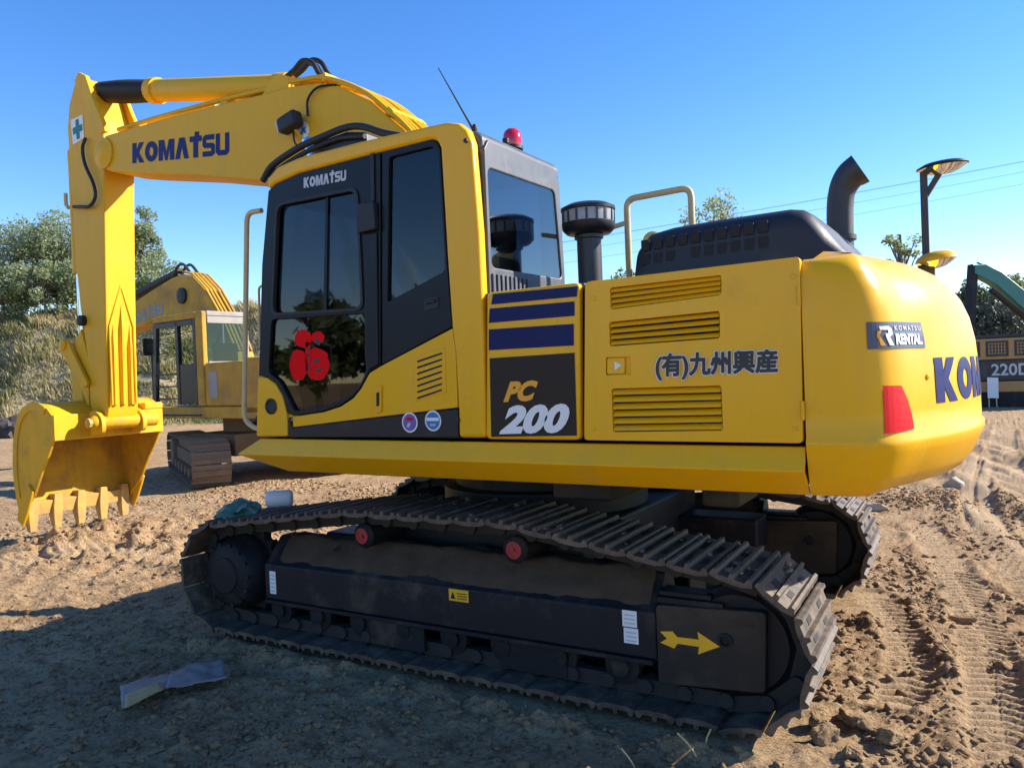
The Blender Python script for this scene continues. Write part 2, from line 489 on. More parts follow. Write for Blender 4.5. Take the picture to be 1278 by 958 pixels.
def disc(n=28): return ([(.5+.5*math.cos(2*PI*k/n), .5+.5*math.sin(2*PI*k/n)) for k in range(n)], [tuple(range(n))])

# ------------------------------------------------------------------ noise
_rng = np.random.default_rng(3)
_T = _rng.random((256, 256))
def vn(x, y, seed=0):
    x = np.asarray(x, float)+seed*17.31; y = np.asarray(y, float)+seed*7.77
    xi = np.floor(x).astype(int); yi = np.floor(y).astype(int)
    fx = x-xi; fy = y-yi
    fx = fx*fx*fx*(fx*(fx*6-15)+10); fy = fy*fy*fy*(fy*(fy*6-15)+10)
    a = _T[xi % 256, yi % 256]; b = _T[(xi+1) % 256, yi % 256]
    c = _T[xi % 256, (yi+1) % 256]; d = _T[(xi+1) % 256, (yi+1) % 256]
    return ((a*(1-fx)+b*fx)*(1-fy)+(c*(1-fx)+d*fx)*fy)*2-1
def fbm(x, y, f, o=4, g=0.5, seed=0):
    s = 0; a = 1
    for i in range(o):
        s = s+a*vn(x*f, y*f, seed+i); f *= 2.03; a *= g
    return s
def sstep(a, b, x):
    t = np.clip((x-a)/(b-a), 0, 1); return t*t*(3-2*t)

# ================================================================== GROUND
def poly_dist(x, y, P):
    """distance to and run along a polyline"""
    best = np.full(np.shape(x), 1e9); run = np.zeros(np.shape(x)); L0 = 0.0
    for (ax, ay), (bx, by) in zip(P, P[1:]):
        dx, dy = bx-ax, by-ay; l = math.hypot(dx, dy)
        t = np.clip(((x-ax)*dx+(y-ay)*dy)/(l*l), 0, 1)
        d = np.hypot(x-ax-t*dx, y-ay-t*dy); m = d < best
        best = np.where(m, d, best); run = np.where(m, L0+t*l, run); L0 += l
    return best, run
def gpath(l):
    q = [un(a, b, 'z', 0) for a, b in l]
    return [(p.x, p.y) for p in spline([(p[0], p[1], 0) for p in q], 5)]
RUTS = [(gpath([(1262, 1010), (1252, 930), (1240, 860), (1228, 800), (1205, 740), (1175, 690), (1150, 655)]), .13, .085),
        (gpath([(1120, 880), (1135, 830), (1120, 780), (1090, 745)]), .11, .085),
        (gpath([(1330, 760), (1270, 700), (1230, 655), (1215, 610), (1225, 570)]), .17, .12),
        (gpath([(1400, 700), (1310, 640), (1262, 595), (1250, 560), (1255, 535)]), .20, .14),
        (gpath([(-60, 720), (60, 700), (150, 690), (215, 700)]), .15, .10)]
def ground_h(x, y, want_pack=False):
    r = np.hypot(x-0.5, y)
    far = sstep(14, 40, r)
    h = 0.035*fbm(x, y, 0.35, 3, 0.5, 1)
    # churned soil: strong to the front-left of the machine and behind it
    churn = 0.35+0.65*sstep(-0.2, 0.5, fbm(x, y, 0.55, 3, 0.5, 5))
    inshade = sstep(1.2, 1.9, y)*sstep(-1.9, -1.2, x)          # the packed strip beside the near track
    churn = churn*(1-0.25*inshade)
    clod = np.clip(fbm(x, y, 5.0, 4, 0.62, 11), -0.6, 1.5)
    isl = sstep(.05, .55, fbm(x, y, 6.0, 4, 0.6, 71))
    isl2 = sstep(.1, .5, fbm(x, y, 13.0, 3, 0.6, 75))
    h = h+0.014*churn*clod+0.018*churn*isl+0.014*isl2*(.4+.6*churn)+0.007*fbm(x, y, 24.0, 2, 0.6, 21)
    # furrows dragged by the bucket
    bx = np.exp(-(((x-4.7)/1.5)**2+((y+0.4)/1.6)**2))
    h = h+0.028*bx*np.sin((x*0.62+y*1.0+0.25*vn(x*1.5, y*1.5, 3))*13.0)+0.03*bx*clod
    pack = np.zeros(np.shape(x))
    for P_, hw, per in RUTS:
        d, run = poly_dist(x, y, P_)
        w = sstep(hw*1.25, hw*.85, d)*(.75+.25*np.clip(vn(run*2.0, run*0, 81), -1, 1))
        tread = np.tanh(3*np.sin((run+.45*d)*2*PI/per))*sstep(0, .02, d)
        h = h*(1-w)+w*(-.014+.015*tread+.15*h)
        h = h+.022*np.exp(-((d-hw*1.45)/.05)**2)*(.6+clod)
        pack = np.maximum(pack, w*(.6+.3*tread))
    # long wheel ruts running away behind the counterweight
    for k, off in enumerate((-3.1, -4.3, -5.0)):
        c = off-0.22*(y+2)+0.25*np.sin(y*0.35+k)
        dd = np.abs(x-c)
        h = h-0.045*np.exp(-(dd/0.16)**2)*(y < 1.5)+0.03*np.exp(-((dd-0.3)/0.12)**2)*(y < 1.5)
    # tracks of the machine press the soil down
    tr = sstep(0.42, 0.30, np.abs(np.abs(y)-1.1))*sstep(2.0, 1.8, np.abs(x))
    h = h*(1-tr)+tr*(0.004+0.25*np.minimum(h, 0.02))
    berm = np.exp(-((np.abs(y)-1.52)/0.09)**2)*sstep(2.1, 1.8, np.abs(x))
    h = h+berm*0.03*(0.6+clod)
    h = np.minimum(h, 0.12)
    mound = np.exp(-(((x-5.72)/.55)**2+(y/.95)**2))
    h = h+mound*(.15+.05*clod)
    h = h*(1-0.6*far)
    return (h, pack) if want_pack else h

def axis_coords(segs):
    out = []
    for a, b, st in segs:
        n = max(1, int(round((b-a)/st))); out += list(np.linspace(a, b, n, endpoint=False))
    out.append(segs[-1][1]); return np.array(out)
gx = axis_coords([(-320, -60, 40), (-60, -15, 5), (-15, -6, 0.4), (-6, -3.6, 0.08), (-3.6, -1.3, 0.016), (-1.3, 3.4, 0.026),
                  (3.4, 7.5, 0.032), (7.5, 12, 0.1), (12, 30, 0.6), (30, 80, 5), (80, 340, 40)])
gy = axis_coords([(-320, -60, 40), (-60, -26, 4), (-26, -12, 0.5), (-12, -4, 0.12), (-4, -2.2, 0.05), (-2.2, 1.6, 0.016), (1.6, 2.9, 0.021),
                  (2.9, 5, 0.1), (5, 20, 1.0), (20, 60, 5), (60, 320, 40)])
GX, GY = np.meshgrid(gx, gy, indexing='ij')
GZ, GP = ground_h(GX, GY, True)
nx, ny = GX.shape
gv = np.stack([GX, GY, GZ], -1).reshape(-1, 3)
ii, jj = np.meshgrid(np.arange(nx-1), np.arange(ny-1), indexing='ij')
q0 = (ii*ny+jj).ravel()
gf = np.stack([q0, q0+ny, q0+ny+1, q0+1], -1)
def np_mesh(name, v, f, material):
    me = bpy.data.meshes.new(name)
    k = f.shape[1]
    me.vertices.add(len(v)); me.vertices.foreach_set('co', np.asarray(v, np.float32).ravel())
    me.loops.add(f.size); me.loops.foreach_set('vertex_index', f.astype(np.int32).ravel())
    me.polygons.add(len(f)); me.polygons.foreach_set('loop_start', np.arange(0, f.size, k, dtype=np.int32))
    me.polygons.foreach_set('loop_total', np.full(len(f), k, np.int32))
    me.update(calc_edges=True); me.validate()
    me.materials.append(material if not isinstance(material, str) else MATS[material])
    return me
# soil material
def soil_mat():
    m = bpy.data.materials.new('soil'); m.use_nodes = True
    nt = m.node_tree; N = nt.nodes; L = nt.links; b = N['Principled BSDF']
    tc = N.new('ShaderNodeTexCoord')
    def noise(sc, det=8, ro=0.6):
        n = N.new('ShaderNodeTexNoise'); n.inputs['Scale'].default_value = sc
        n.inputs['Detail'].default_value = det; n.inputs['Roughness'].default_value = ro
        L.new(tc.outputs['Object'], n.inputs['Vector']); return n.outputs['Fac']
    def ramp(f, a, b_):
        r = N.new('ShaderNodeMapRange'); r.inputs[1].default_value = a; r.inputs[2].default_value = b_
        L.new(f, r.inputs[0]); return r.outputs[0]
    def mix(f, c0, c1):
        x = N.new('ShaderNodeMix'); x.data_type = 'RGBA'
        L.new(f, x.inputs[0])
        for s_, c in ((6, c0), (7, c1)):
            if isinstance(c, tuple): x.inputs[s_].default_value = (*c, 1)
            else: L.new(c, x.inputs[s_])
        return x.outputs[2]
    c = mix(ramp(noise(0.8), 0.35, 0.65), (0.40, 0.256, 0.132), (0.53, 0.36, 0.195))
    c = mix(ramp(noise(7.0), 0.50, 0.68), c, (0.27, 0.16, 0.082))
    c = mix(ramp(noise(34.0, 5), 0.53, 0.68), c, (0.20, 0.118, 0.062))
    c = mix(ramp(noise(58.0, 4), 0.60, 0.70), c, (0.58, 0.41, 0.245))
    at = N.new('ShaderNodeAttribute'); at.attribute_name = 'pack'
    c = mix(at.outputs['Fac'], c, (0.54, 0.385, 0.225))
    L.new(c, b.inputs['Base Color'])
    b.inputs['Roughness'].default_value = 0.95
    b.inputs['Specular IOR Level'].default_value = 0.15
    h1 = noise(45.0, 8, 0.7)
    bp = N.new('ShaderNodeBump'); bp.inputs['Strength'].default_value = 1.0; bp.inputs['Distance'].default_value = 0.035
    L.new(h1, bp.inputs['Height']); L.new(bp.outputs[0], b.inputs['Normal'])
    MATS['soil'] = m
soil_mat()
gme = np_mesh('ground', gv, gf, 'soil')
gme.polygons.foreach_set('use_smooth', [True]*len(gme.polygons))
gat = gme.attributes.new('pack', 'FLOAT', 'POINT'); gat.data.foreach_set('value', np.clip(GP, 0, 1).astype(np.float32).ravel())
ground = bpy.data.objects.new('ground', gme); link(ground); tag(ground, 'churned tan clay yard with clods, ruts and tread prints', 'ground', kind='structure')
def gz(x, y): return float(ground_h(np.array([x]), np.array([y]))[0])

# rock shapes (low-poly, perturbed icospheres)
def rock_np(seed, npt=11, sq=(1, 1, 0.7), rough=0.0):
    """angular clod: hull of random points, optionally crumbled"""
    rg = random.Random(seed)
    bm = bmesh.new()
    for k in range(npt):
        d = Vector((rg.gauss(0, 1), rg.gauss(0, 1), rg.gauss(0, 1))).normalized()*rg.uniform(.75, 1.1)
        bm.verts.new((d.x*sq[0], d.y*sq[1], d.z*sq[2]))
    g = bmesh.ops.convex_hull(bm, input=bm.verts)
    bmesh.ops.delete(bm, geom=[e for e in g['geom_interior'] if isinstance(e, bmesh.types.BMVert)], context='VERTS')
    if rough > 0:
        for it in range(3):
            bmesh.ops.subdivide_edges(bm, edges=list(bm.edges), cuts=1, use_grid_fill=True)
            for v in bm.verts:
                am = rough/(1.6**it)
                v.co += Vector((rg.uniform(-am, am), rg.uniform(-am, am), rg.uniform(-am, am)*.7))
    bmesh.ops.triangulate(bm, faces=bm.faces)
    bm.verts.index_update()
    vs = np.array([v.co[:] for v in bm.verts]); fs = np.array([[q.index for q in f.verts] for f in bm.faces])
    bm.free(); return vs, fs
ROCKS = [rock_np(i, 10+i % 4) for i in range(10)]
OCTA = (np.array([[1, 0, -.1], [0, 1, .1], [-1, 0, 0], [0, -1, .05], [.2, .1, .8], [0, 0, -.8], [.7, .7, .5], [-.6, .5, .55]], float)*.9,
        np.array([[0, 1, 6], [0, 6, 4], [6, 1, 4], [1, 2, 7], [1, 7, 4], [7, 2, 4], [2, 3, 4], [3, 0, 4], [1, 0, 5], [2, 1, 5], [3, 2, 5], [0, 3, 5]]))
def rotz(a): c, s = math.cos(a), math.sin(a); return np.array([[c, -s, 0], [s, c, 0], [0, 0, 1]])
def crumbs(n, seed):
    rg = np.random.default_rng(seed)
    k = rg.random(n)
    x = np.where(k < .55, rg.uniform(-4.4, -1.3, n), np.where(k < .82, rg.uniform(1.5, 8.0, n), rg.uniform(-1.6, 3.2, n)))
    y = np.where(k < .55, rg.uniform(-6.5, 2.0, n), np.where(k < .82, rg.uniform(-4.5, 2.6, n), rg.uniform(1.35, 2.9, n)))
    dn = .50+.45*fbm(x, y, .9, 3, .5, 31)
    ok = (rg.random(n) < dn) & ~((np.abs(np.abs(y)-1.1) < .36) & (np.abs(x) < 2.1)) & (rg.random(n) > .9*ground_h(x, y, True)[1]*1.5)
    x, y, k = x[ok], y[ok], k[ok]; m_ = len(x)
    r = (.006+.034*rg.random(m_)**3.4)*np.where(k > .82, .75, 1.0)
    z = ground_h(x, y)
    V, Fc, c = [], [], 0
    for i in range(m_):
        vs, fs = ROCKS[int(rg.integers(10))] if r[i] > .017 else OCTA
        v = (vs*rg.uniform(.75, 1.25, (len(vs), 1)) @ rotz(rg.uniform(0, 6.28)).T)*r[i]*rg.uniform(.65, 1.35, 3)
        V.append(v+np.array([x[i], y[i], z[i]+r[i]*.1])); Fc.append(fs+c); c += len(v)
    me = np_mesh('soil_crumbs', np.concatenate(V), np.concatenate(Fc), 'soil')
    o = bpy.data.objects.new('soil_crumbs', me); link(o)
    tag(o, 'loose crumbs of dry clay strewn over the yard', 'soil', kind='stuff')
crumbs(70000, 9)

# ================================================================== BIG EXCAVATOR
EX = empty('excavator')
tag(EX, 'large clean yellow crawler excavator with PC 200 on its black side panel', 'excavator')

# ---- undercarriage -------------------------------------------------
UY = 0.024
SPK = (-1.72, 0.405, 0.335); IDL = (1.62, 0.395, 0.325)          # centre u, z, shoe-plate radius
CAR = [(-0.57, 0.735, 0.15), (0.47, 0.735, 0.15)]
def hull_path():
    pts = []
    for (u, z, r) in [SPK, IDL]+CAR:
        for k in range(180):
            a = 2*PI*k/180; pts.append((u+r*math.cos(a), z+r*math.sin(a)))
    pts = sorted(set(pts))
    def half(ps):
        h = []
        for p in ps:
            while len(h) > 1 and (h[-1][0]-h[-2][0])*(p[1]-h[-2][1])-(h[-1][1]-h[-2][1])*(p[0]-h[-2][0]) <= 0: h.pop()
            h.append(p)
        return h
    lo = half(pts); up = half(pts[::-1])
    return lo[:-1]+up[:-1]                                        # counter-clockwise
HP = hull_path()
def resample(P, n):
    P = [Vector(p) for p in P]; P.append(P[0])
    L = [0]
    for a, b in zip(P, P[1:]): L.append(L[-1]+(b-a).length)
    out = []
    j = 0
    for k in range(n):
        t = L[-1]*k/n
        while L[j+1] < t: j += 1
        f = (t-L[j])/max(1e-9, L[j+1]-L[j]); out.append(P[j].lerp(P[j+1], f))
    return out, L[-1]
NSH = 45
def shoe_mesh(width=0.6):
    pit = resample(HP, NSH)[1]/NSH*0.985
    h = pit/2
    prof = [(-h, 0), (-h, .010), (-h+.012, .030), (-h+.026, .030), (-h+.036, .012), (-.014, .012), (-.008, .034), (.008, .034), (.014, .012),
            (h-.036, .012), (h-.026, .030), (h-.012, .030), (h, .010), (h, 0), (h*0.5, -.012), (-h*0.5, -.012)]
    mb = MB()
    mb.prism(prof, -width/2, width/2, 'y')
    mb.cur = 1
    for yy in (-.10, .10):
        mb.bb(-h*.98, h*.98, yy-.028, yy+.028, -.085, -.013)
        mb.lathe([(.036, -.05), (.036, .05)], (h, yy, -.055), (0, 1, 0), 10)
    for yy in (-.13, .13):
        mb.cur = 1
        mb.bb(-h*.55, -h*.25, yy-.04, yy+.04, .011, .0145)
        mb.bb(h*.25, h*.55, yy-.04, yy+.04, .011, .0145)
    return mb.mesh('track_shoe', ['shoe', 'shoe_dark'])
SHOE = shoe_mesh()
def track_side(yl, outer):
    """yl: local centre line, outer: sign of the outward local y"""
    y0 = yl+outer*0.17
    fr = MB()
    prof = [(yl-outer*.16, .27), (y0, .27), (y0, .495), (y0-outer*.02, .505), (yl+outer*.02, .655), (yl-outer*.10, .655), (yl-outer*.16, .5)]
    fr.prism(prof, -1.41, 1.24, 'x')
    fr.cur = 1
    F = fr.build('track_frame', ['frame_black', 'mud'], EX, 0.012)
    F.rotation_euler = (0, 0, PI+UY)
    # mud lying on the sloping deck of the frame
    rows = []
    for i in range(121):
        u = -1.30+2.5*i/120; row = []
        for j in range(15):
            t = j/14; yy = yl+outer*(.145-.235*t); zz = .512+.146*min(1, t/.532)
            n_ = float(fbm(np.array([u*1.0]), np.array([t*.5+yl]), 4.0, 5, .6, 41)[0])
            row.append((u, yy, zz+.014*n_+.008-(.018 if t < .05 else 0)))
        rows.append(row)
    g = MB(); g.grid(rows); g.build('mud_layer', 'mud', F, smooth=60)
    # lower lip of the frame and guard
    q = MB(); q.bb(-1.40, 1.22, y0-outer*.03, y0+outer*.012, .245, .268)
    q.build('frame_flange', 'frame_black', F, .004)
    # idler yoke plate
    p = MB(); p.prism(rpoly([(1.243, .165), (1.74, .20), (1.755, .565), (1.243, .54)], .02, 2), y0-outer*.26, y0+outer*.008, 'y')
    yk = p.build('idler_yoke', 'plate_dusty', F, .008)
    p = MB(); p.bb(1.243, 1.56, y0-outer*.2, y0-outer*.01, .5445, .575); p.bb(1.25, 1.5, y0-outer*.15, y0-outer*.03, .5755, .60)
    p.build('yoke_cap', 'frame_black', F, .006)
    p = MB(); p.lathe([(.032, 0), (.032, .012), (.022, .014), (.020, .003)], (1.572, y0+outer*.007, .418), (0, outer, 0), 18)
    p.build('grease_port', 'hub_dark', F)
    # idler and sprocket
    p = MB(); p.lathe([(.05, -.13), (.22, -.13), (.235, -.10), (.255, -.09), (.262, -.055), (.262, .055), (.255, .09), (.235, .10), (.22, .13), (.05, .13)],
                      (IDL[0], yl, IDL[1]), (0, 1, 0), 40)
    p.build('idler', 'hub_dark', F, smooth=40)
    p = MB(); nt_ = 21
    prof = []
    for k in range(nt_*4):
        a = 2*PI*k/(nt_*4); r = (.27, .30, .30, .27)[k % 4]; prof.append((SPK[0]+r*math.cos(a), SPK[1]+r*math.sin(a)))
    p.prism(prof, yl-.03, yl+.03, 'y')
    p.lathe([(.24, 0), (.24, .10), (.225, .12), (.215, .19), (.19, .215), (.12, .225), (.115, .235), (0, .238)], (SPK[0], yl, SPK[1]), (0, outer, 0), 36)
    for k in range(14):
        a = 2*PI*k/14
        p.lathe([(.014, 0), (.014, .015)], (SPK[0]+.20*math.cos(a), yl+outer*.205, SPK[1]+.20*math.sin(a)), (0, outer, 0), 6)
    p.build('sprocket', 'hub_dark', F, smooth=40)
    # rollers
    for (u, z, r) in CAR:
        p = MB(); p.lathe([(.05, -.12), (.075, -.12), (.075, .15), (.06, .165), (.03, .168)], (u, yl, z), (0, outer, 0), 22)
        c = p.build('carrier_roller', 'hub_dark', F, smooth=40)
        p = MB(); p.lathe([(.044, .1685), (.046, .172), (.032, .173), (.030, .170), (.012, .171), (.012, .182), (.0, .183)], (u, yl, z), (0, outer, 0), 20)
        p.build('roller_cap', 'roller_red', F)
        p = MB(); p.bb(u-.04, u+.04, yl-outer*.09, yl+outer*.02, .64, z-.02); p.build('roller_bracket', 'frame_black', F, .006)
    for k in range(8):
        u = -1.30+k*0.335
        if u > 1.15: continue
        p = MB(); p.lathe([(.04, -.14), (.09, -.14), (.09, -.09), (.075, -.08), (.075, .08), (.09, .09), (.09, .14), (.045, .145), (.045, .165), (.02, .167)],
                          (u, yl, .205), (0, outer, 0), 20)
        p.build('track_roller', 'hub_dark', F, smooth=40)
    for u in (-.35, .55):
        p = MB(); p.bb(u-.2, u+.2, y0-outer*.03, y0-outer*.012, .10, .245); p.build('roller_guard', 'frame_black', F, .004)
    # shoes, one by one
    P, per = resample(HP, NSH)
    for k in range(NSH):
        a = P[k-1]; b = P[(k+1) % NSH]; t = (b-a).normalized()
        o = bpy.data.objects.new('track_shoe', SHOE)
        link(o, F)
        # local x along the path (counter-clockwise), local z outwards
        ang = math.atan2(t.y, t.x)
        o.location = (P[k].x, yl, P[k].y)
        X = Vector((t.x, 0, t.y)); Z = Vector((t.y, 0, -t.x)); Yv = Z.cross(X)
        o.rotation_euler = Matrix((X, Yv, Z)).transposed().to_euler()
    return F, y0
Fn, y0n = track_side(-1.1, -1)
Ff, y0f = track_side(1.1, -1)
def caked(Fp, yl, seed):
    rg = random.Random(seed); P, per = resample(HP, 900); V = []; Fc = []; c = 0
    nrm = []
    for k in range(260):
        i = rg.randrange(900); a = P[i-1]; b = P[(i+1) % 900]; t = (b-a).normalized()
        if P[i].y < .55: continue
        o_ = Vector((t.y, -t.x)); r = rg.uniform(.008, .030); p = P[i]+o_*(.012+r*.2)
        vs, fs = ROCKS[rg.randrange(10)]
        V.append(vs @ rotz(rg.uniform(0, 6)).T*r+np.array([p.x, yl+rg.uniform(-.27, .27), p.y])); Fc.append(fs+c); c += len(vs)
    me = np_mesh('caked_mud', np.concatenate(V), np.concatenate(Fc), 'stone')
    o = bpy.data.objects.new('caked_mud', me); link(o, Fp); o['kind'] = 'stuff'
caked(Fn, -1.1, 5); caked(Ff, 1.1, 6)
# marks on the near frame  (local u = -x world)
def fdec(name, vf, u0, u1, z0, z1, m, dy=.003, top=None):
    yy = y0n-dy
    return decal(name, vf, lambda a, b: Vector((u0+a*(u1-u0), yy, z0+b*(z1-z0))), m, Fn)
fdec('arrow_mark', ([(0,.28),(.12,.5),(0,.78),(.22,.86),(.30,.64),(.66,.66),(.64,1.0),(1,.48),(.64,0),(.66,.34),(.30,.34),(.24,.10)], [tuple(range(12))]), 1.262, 1.545, .335, .44, 'yellow_print', dy=.0115)
fdec('inspection_sticker', RECT, -1.36, -1.305, .31, .455, 'white_print')
fdec('inspection_sticker', RECT, 1.075, 1.15, .335, .41, 'white_print')
fdec('inspection_sticker', RECT, 1.07, 1.145, .415, .495, 'white_print')
for k in range(5): fdec('sticker_print', RECT, -1.352, -1.313, .325+.025*k, .333+.025*k, 'grey_print', .0045)
for k in range(3):
    fdec('sticker_print', RECT, 1.085, 1.14, .345+.02*k, .352+.02*k, 'grey_print', .0045)
    fdec('sticker_print', RECT, 1.08, 1.135, .43+.02*k, .436+.02*k, 'grey_print', .0045)
fdec('warning_sticker', RECT, .045, .175, .425, .49, 'yellow_print')
fdec('warning_symbol', ([(0, 0), (1, 0), (.5, 1)], [(0, 1, 2)]), .055, .09, .437, .475, 'print_ink', .0045)
for k in range(3): fdec('sticker_print', RECT, .10, .165, .438+.014*k, .443+.014*k, 'print_ink', .0045)

m = MB()
m.bb(-1.3, 1.3, -.83, -.55, .40, .62); m.bb(-1.3, 1.3, .55, .83, .40, .62)
m.bb(-.75, .75, -.95, .95, .42, .78)
cf = m.build('center_frame', 'frame_black', EX, .02)
m = MB(); m.lathe([(.70, .78), (.70, .92), (.62, .93), (.62, 1.08)], (0, 0, 0), (0, 0, 1), 44)
m.build('swing_bearing', 'frame_black', EX, smooth=40)
m = MB(); m.bb(-1.92, 1.30, -1.22, 1.20, 1.085, 1.115); m.bb(-1.95, 1.25, -1.18, 1.16, 1.115, 1.30)
m.build('deck_frame', 'frame_black', EX, .01)
m = MB(); m.bb(-1.55, -1.35, .35, .75, .93, 1.084); m.build('belly_cover', 'plate_dusty', EX, .02)
m = MB(); m.bb(-.95, -.6, .55, 1.0, .97, 1.084); m.build('belly_cover', 'plate_dusty', EX, .02)

# ---- side skirt ---------------------------------------------------
def skirt(sgn):
    m = MB()
    ys = [1.285, 1.335, 1.215]; zs = [1.305, 1.205, 1.090]
    xf = [1.375, 1.555, 1.20]; xb = -1.985
    out = [[(xf[i], sgn*ys[i], zs[i]) for i in range(3)], [(xb, sgn*ys[i], zs[i]) for i in range(3)]]
    inn = [[(xf[i]-.03, sgn*(ys[i]-.03), zs[i]) for i in range(3)], [(xb, sgn*(ys[i]-.03), zs[i]) for i in range(3)]]
    vs = out[0]+out[1]+inn[0]+inn[1]
    fs = [(0, 1, 4, 3), (1, 2, 5, 4), (6, 9, 10, 7), (7, 10, 11, 8), (0, 3, 9, 6), (2, 8, 11, 5), (3, 4, 10, 9), (4, 5, 11, 10)]
    m.add(vs, fs)
    # front closing flap
    nx_ = [(xf[0], sgn*ys[0], zs[0]), (xf[1], sgn*ys[1], zs[1]), (xf[2], sgn*ys[2], zs[2]), (xf[2]+.1, sgn*.6, zs[2]), (xf[1], sgn*.6, zs[1]), (xf[0], sgn*.6, zs[0])]
    m.add([Vector(p)-Vector((.004, 0, 0)) for p in nx_], [(0, 1, 4, 5), (1, 2, 3, 4)])
    return m.build('side_skirt', 'yellow', EX, .006)
sk = skirt(1); skirt(-1)
decal('paper_sticker', RECT, quad3((.505, 1.318, 1.222), (.435, 1.318, 1.222), (.405, 1.300, 1.275), (.475, 1.300, 1.275)), 'white_print', sk)
for a in (0.2, .45, .7):
    decal('sticker_print', RECT, quad3((.50-.03*a, 1.3195-.018*a, 1.226+.05*a), (.47-.03*a, 1.3195-.018*a, 1.226+.05*a), (.47-.03*a, 1.3165-.018*a, 1.231+.05*a), (.50-.03*a, 1.3165-.018*a, 1.231+.05*a)), 'blue_sticker', sk)

# ---- house: dark core behind the panels ----------------------------
m = MB(); m.bb(-1.975, -.42, -1.26, 1.245, 1.32, 2.055)
m.build('engine_bay', 'grille_dark', EX)
m = MB(); m.bb(-1.985, -.985, -1.285, 1.268, 2.06, 2.098)
m.build('bay_top', 'yellow', EX, .02, 3)
m = MB(); m.bb(-.975, -.395, -.35, 1.268, 2.06, 2.092)
m.build('battery_top', 'grey_metal', EX, .008)
# right-hand flank: tank and tool box
m = MB(); m.bb(-1.985, -.40, -1.311, -1.275, 1.33, 2.085); m.build('right_panel', 'yellow', EX, .02)
m = MB(); m.bb(-.38, .62, -1.311, -.42, 1.31, 2.06); m.build('fuel_tank', 'yellow', EX, .05, 3)
m = MB(); m.bb(.64, 1.25, -1.29, -.55, 1.31, 1.62); m.build('tool_box', 'yellow', EX, .04, 3)

# battery door (blue stripes, PC 200)
bd_poly = rpoly(SP([(607, 365), (606, 548), (724, 549), (723, 352)]), .03, 4)
m = MB(); m.prism(bd_poly, YS-.05, YS, 'y')
BD = m.build('battery_door', 'yellow', EX, .016, 3)
D1 = YS+.003; D2 = YS+.006
for (a, b, c, d) in [((613, 380), (720, 370), (721, 357), (615, 367)), ((610, 403), (717, 394), (717, 376), (611, 385)),
                     ((610, 437), (716, 431), (716, 404), (610, 411))]:
    decal('blue_stripe', RECT, pxquad(D1, a, b, c, d), 'navy', BD)
decal('black_panel', RECT, pxquad(D1, (613, 545), (720, 543.5), (717, 440), (611, 447)), 'print_black', BD)
decal('lettering', pad(font_text('PC', .06, .22)[0], 0) and font_text('PC', .06, .22), pxquad(D2, (628, 502), (668, 500), (672, 474), (632, 476)), 'orange_print', BD)
decal('lettering', font_text('200', .055, .2), pxquad(D2, (623, 542), (708, 540), (712, 503), (628, 506)), 'white_print', BD)

# engine cover with louvres
LV = [((761, 359), (900, 343), (900, 368), (762, 386), 4), ((760, 402), (898, 388), (898, 422), (761, 432), 4), ((763, 485), (900, 481), (902, 537), (765, 539), 6)]
holes = [rpoly(SP(l[:4]), .012, 2) for l in LV]
rec = rpoly(SP([(756, 446), (787, 445), (787, 467), (756, 468)]), .006, 2)
EC = plate_holes('engine_cover', rpoly(SP([(730, 352), (729, 549), (1002, 553), (998, 320)]), .02, 3), holes+[rec], YS-.045, YS, 'yellow', EX, bevel=.012)
for li, l in enumerate(LV):
    tl, tr, br, bl = [Vector(un(*q, 'y', YS)) for q in l[:4]]
    n = l[4]
    for k in range(n):
        t = (k+.5)/n
        a = tl.lerp(bl, t); b = tr.lerp(br, t)
        hgt = (tl-bl).length/n
        hw = hgt*(.385 if li else .43)
        m = MB()
        x0, x1 = a.x-.004, b.x+.004
        za, zb = a.z, b.z
        # rounded blade leaning outwards at its lower edge
        sec = [(-.030, hw), (-.020, hw*1.05), (-.004, -hw*.2), (-.002, -hw*.7), (-.008, -hw), (-.030, -hw*.5)]
        vs = [(x0, YS+p, za+q) for p, q in sec]+[(x1, YS+p, zb+q) for p, q in sec]
        ns = len(sec)
        fs = [tuple(range(ns)), tuple(range(ns, 2*ns))]+[(i, (i+1) % ns, ns+(i+1) % ns, ns+i) for i in range(ns)]
        m.add(vs, fs); m.build('louver_slat', 'yellow', EC, smooth=50)
m = MB(); m.prism(SP([(754, 444), (789, 443), (789, 469), (754, 470)]), YS-.04, YS-.018, 'y'); m.build('latch_recess', 'yellow', EC)
m = MB(); m.prism(rpoly(SP([(757, 447), (779, 446), (779, 466), (757, 467)]), .006, 2), YS-.0175, YS-.004, 'y'); m.build('latch_paddle', 'yellow', EC, .003)
decal('latch_arrow', ([(0, 0), (1, .5), (0, 1)], [(0, 1, 2)]), pxquad(YS-.003, (767, 462), (776, 461), (776, 450), (767, 451)), 'white_print', EC)
KJ = '(有)九州興産'
qk = pxquad(D1, (819, 474), (970, 468), (970, 436), (819, 442))
def kanji(name, m_, y, rad, n):
    v, f = font_text(KJ, 0.0, 0, 1.0)
    mb = MB()
    for k in range(n):
        Q = pxquad(y+.00025*k, (819, 474), (970, 468), (970, 436), (819, 442))
        dx, dy = (rad*math.cos(2*PI*k/n), 5.0*rad*math.sin(2*PI*k/n)) if k else (0, 0)
        mb.add([Q(p+dx, q+dy) for p, q in v], f)
    return mb.build(name, m_, EC)
kanji('lettering_outline', 'white_print', YS+.0015, .0150, 15)
kanji('lettering', 'print_ink', YS+.0060, .0075, 11)

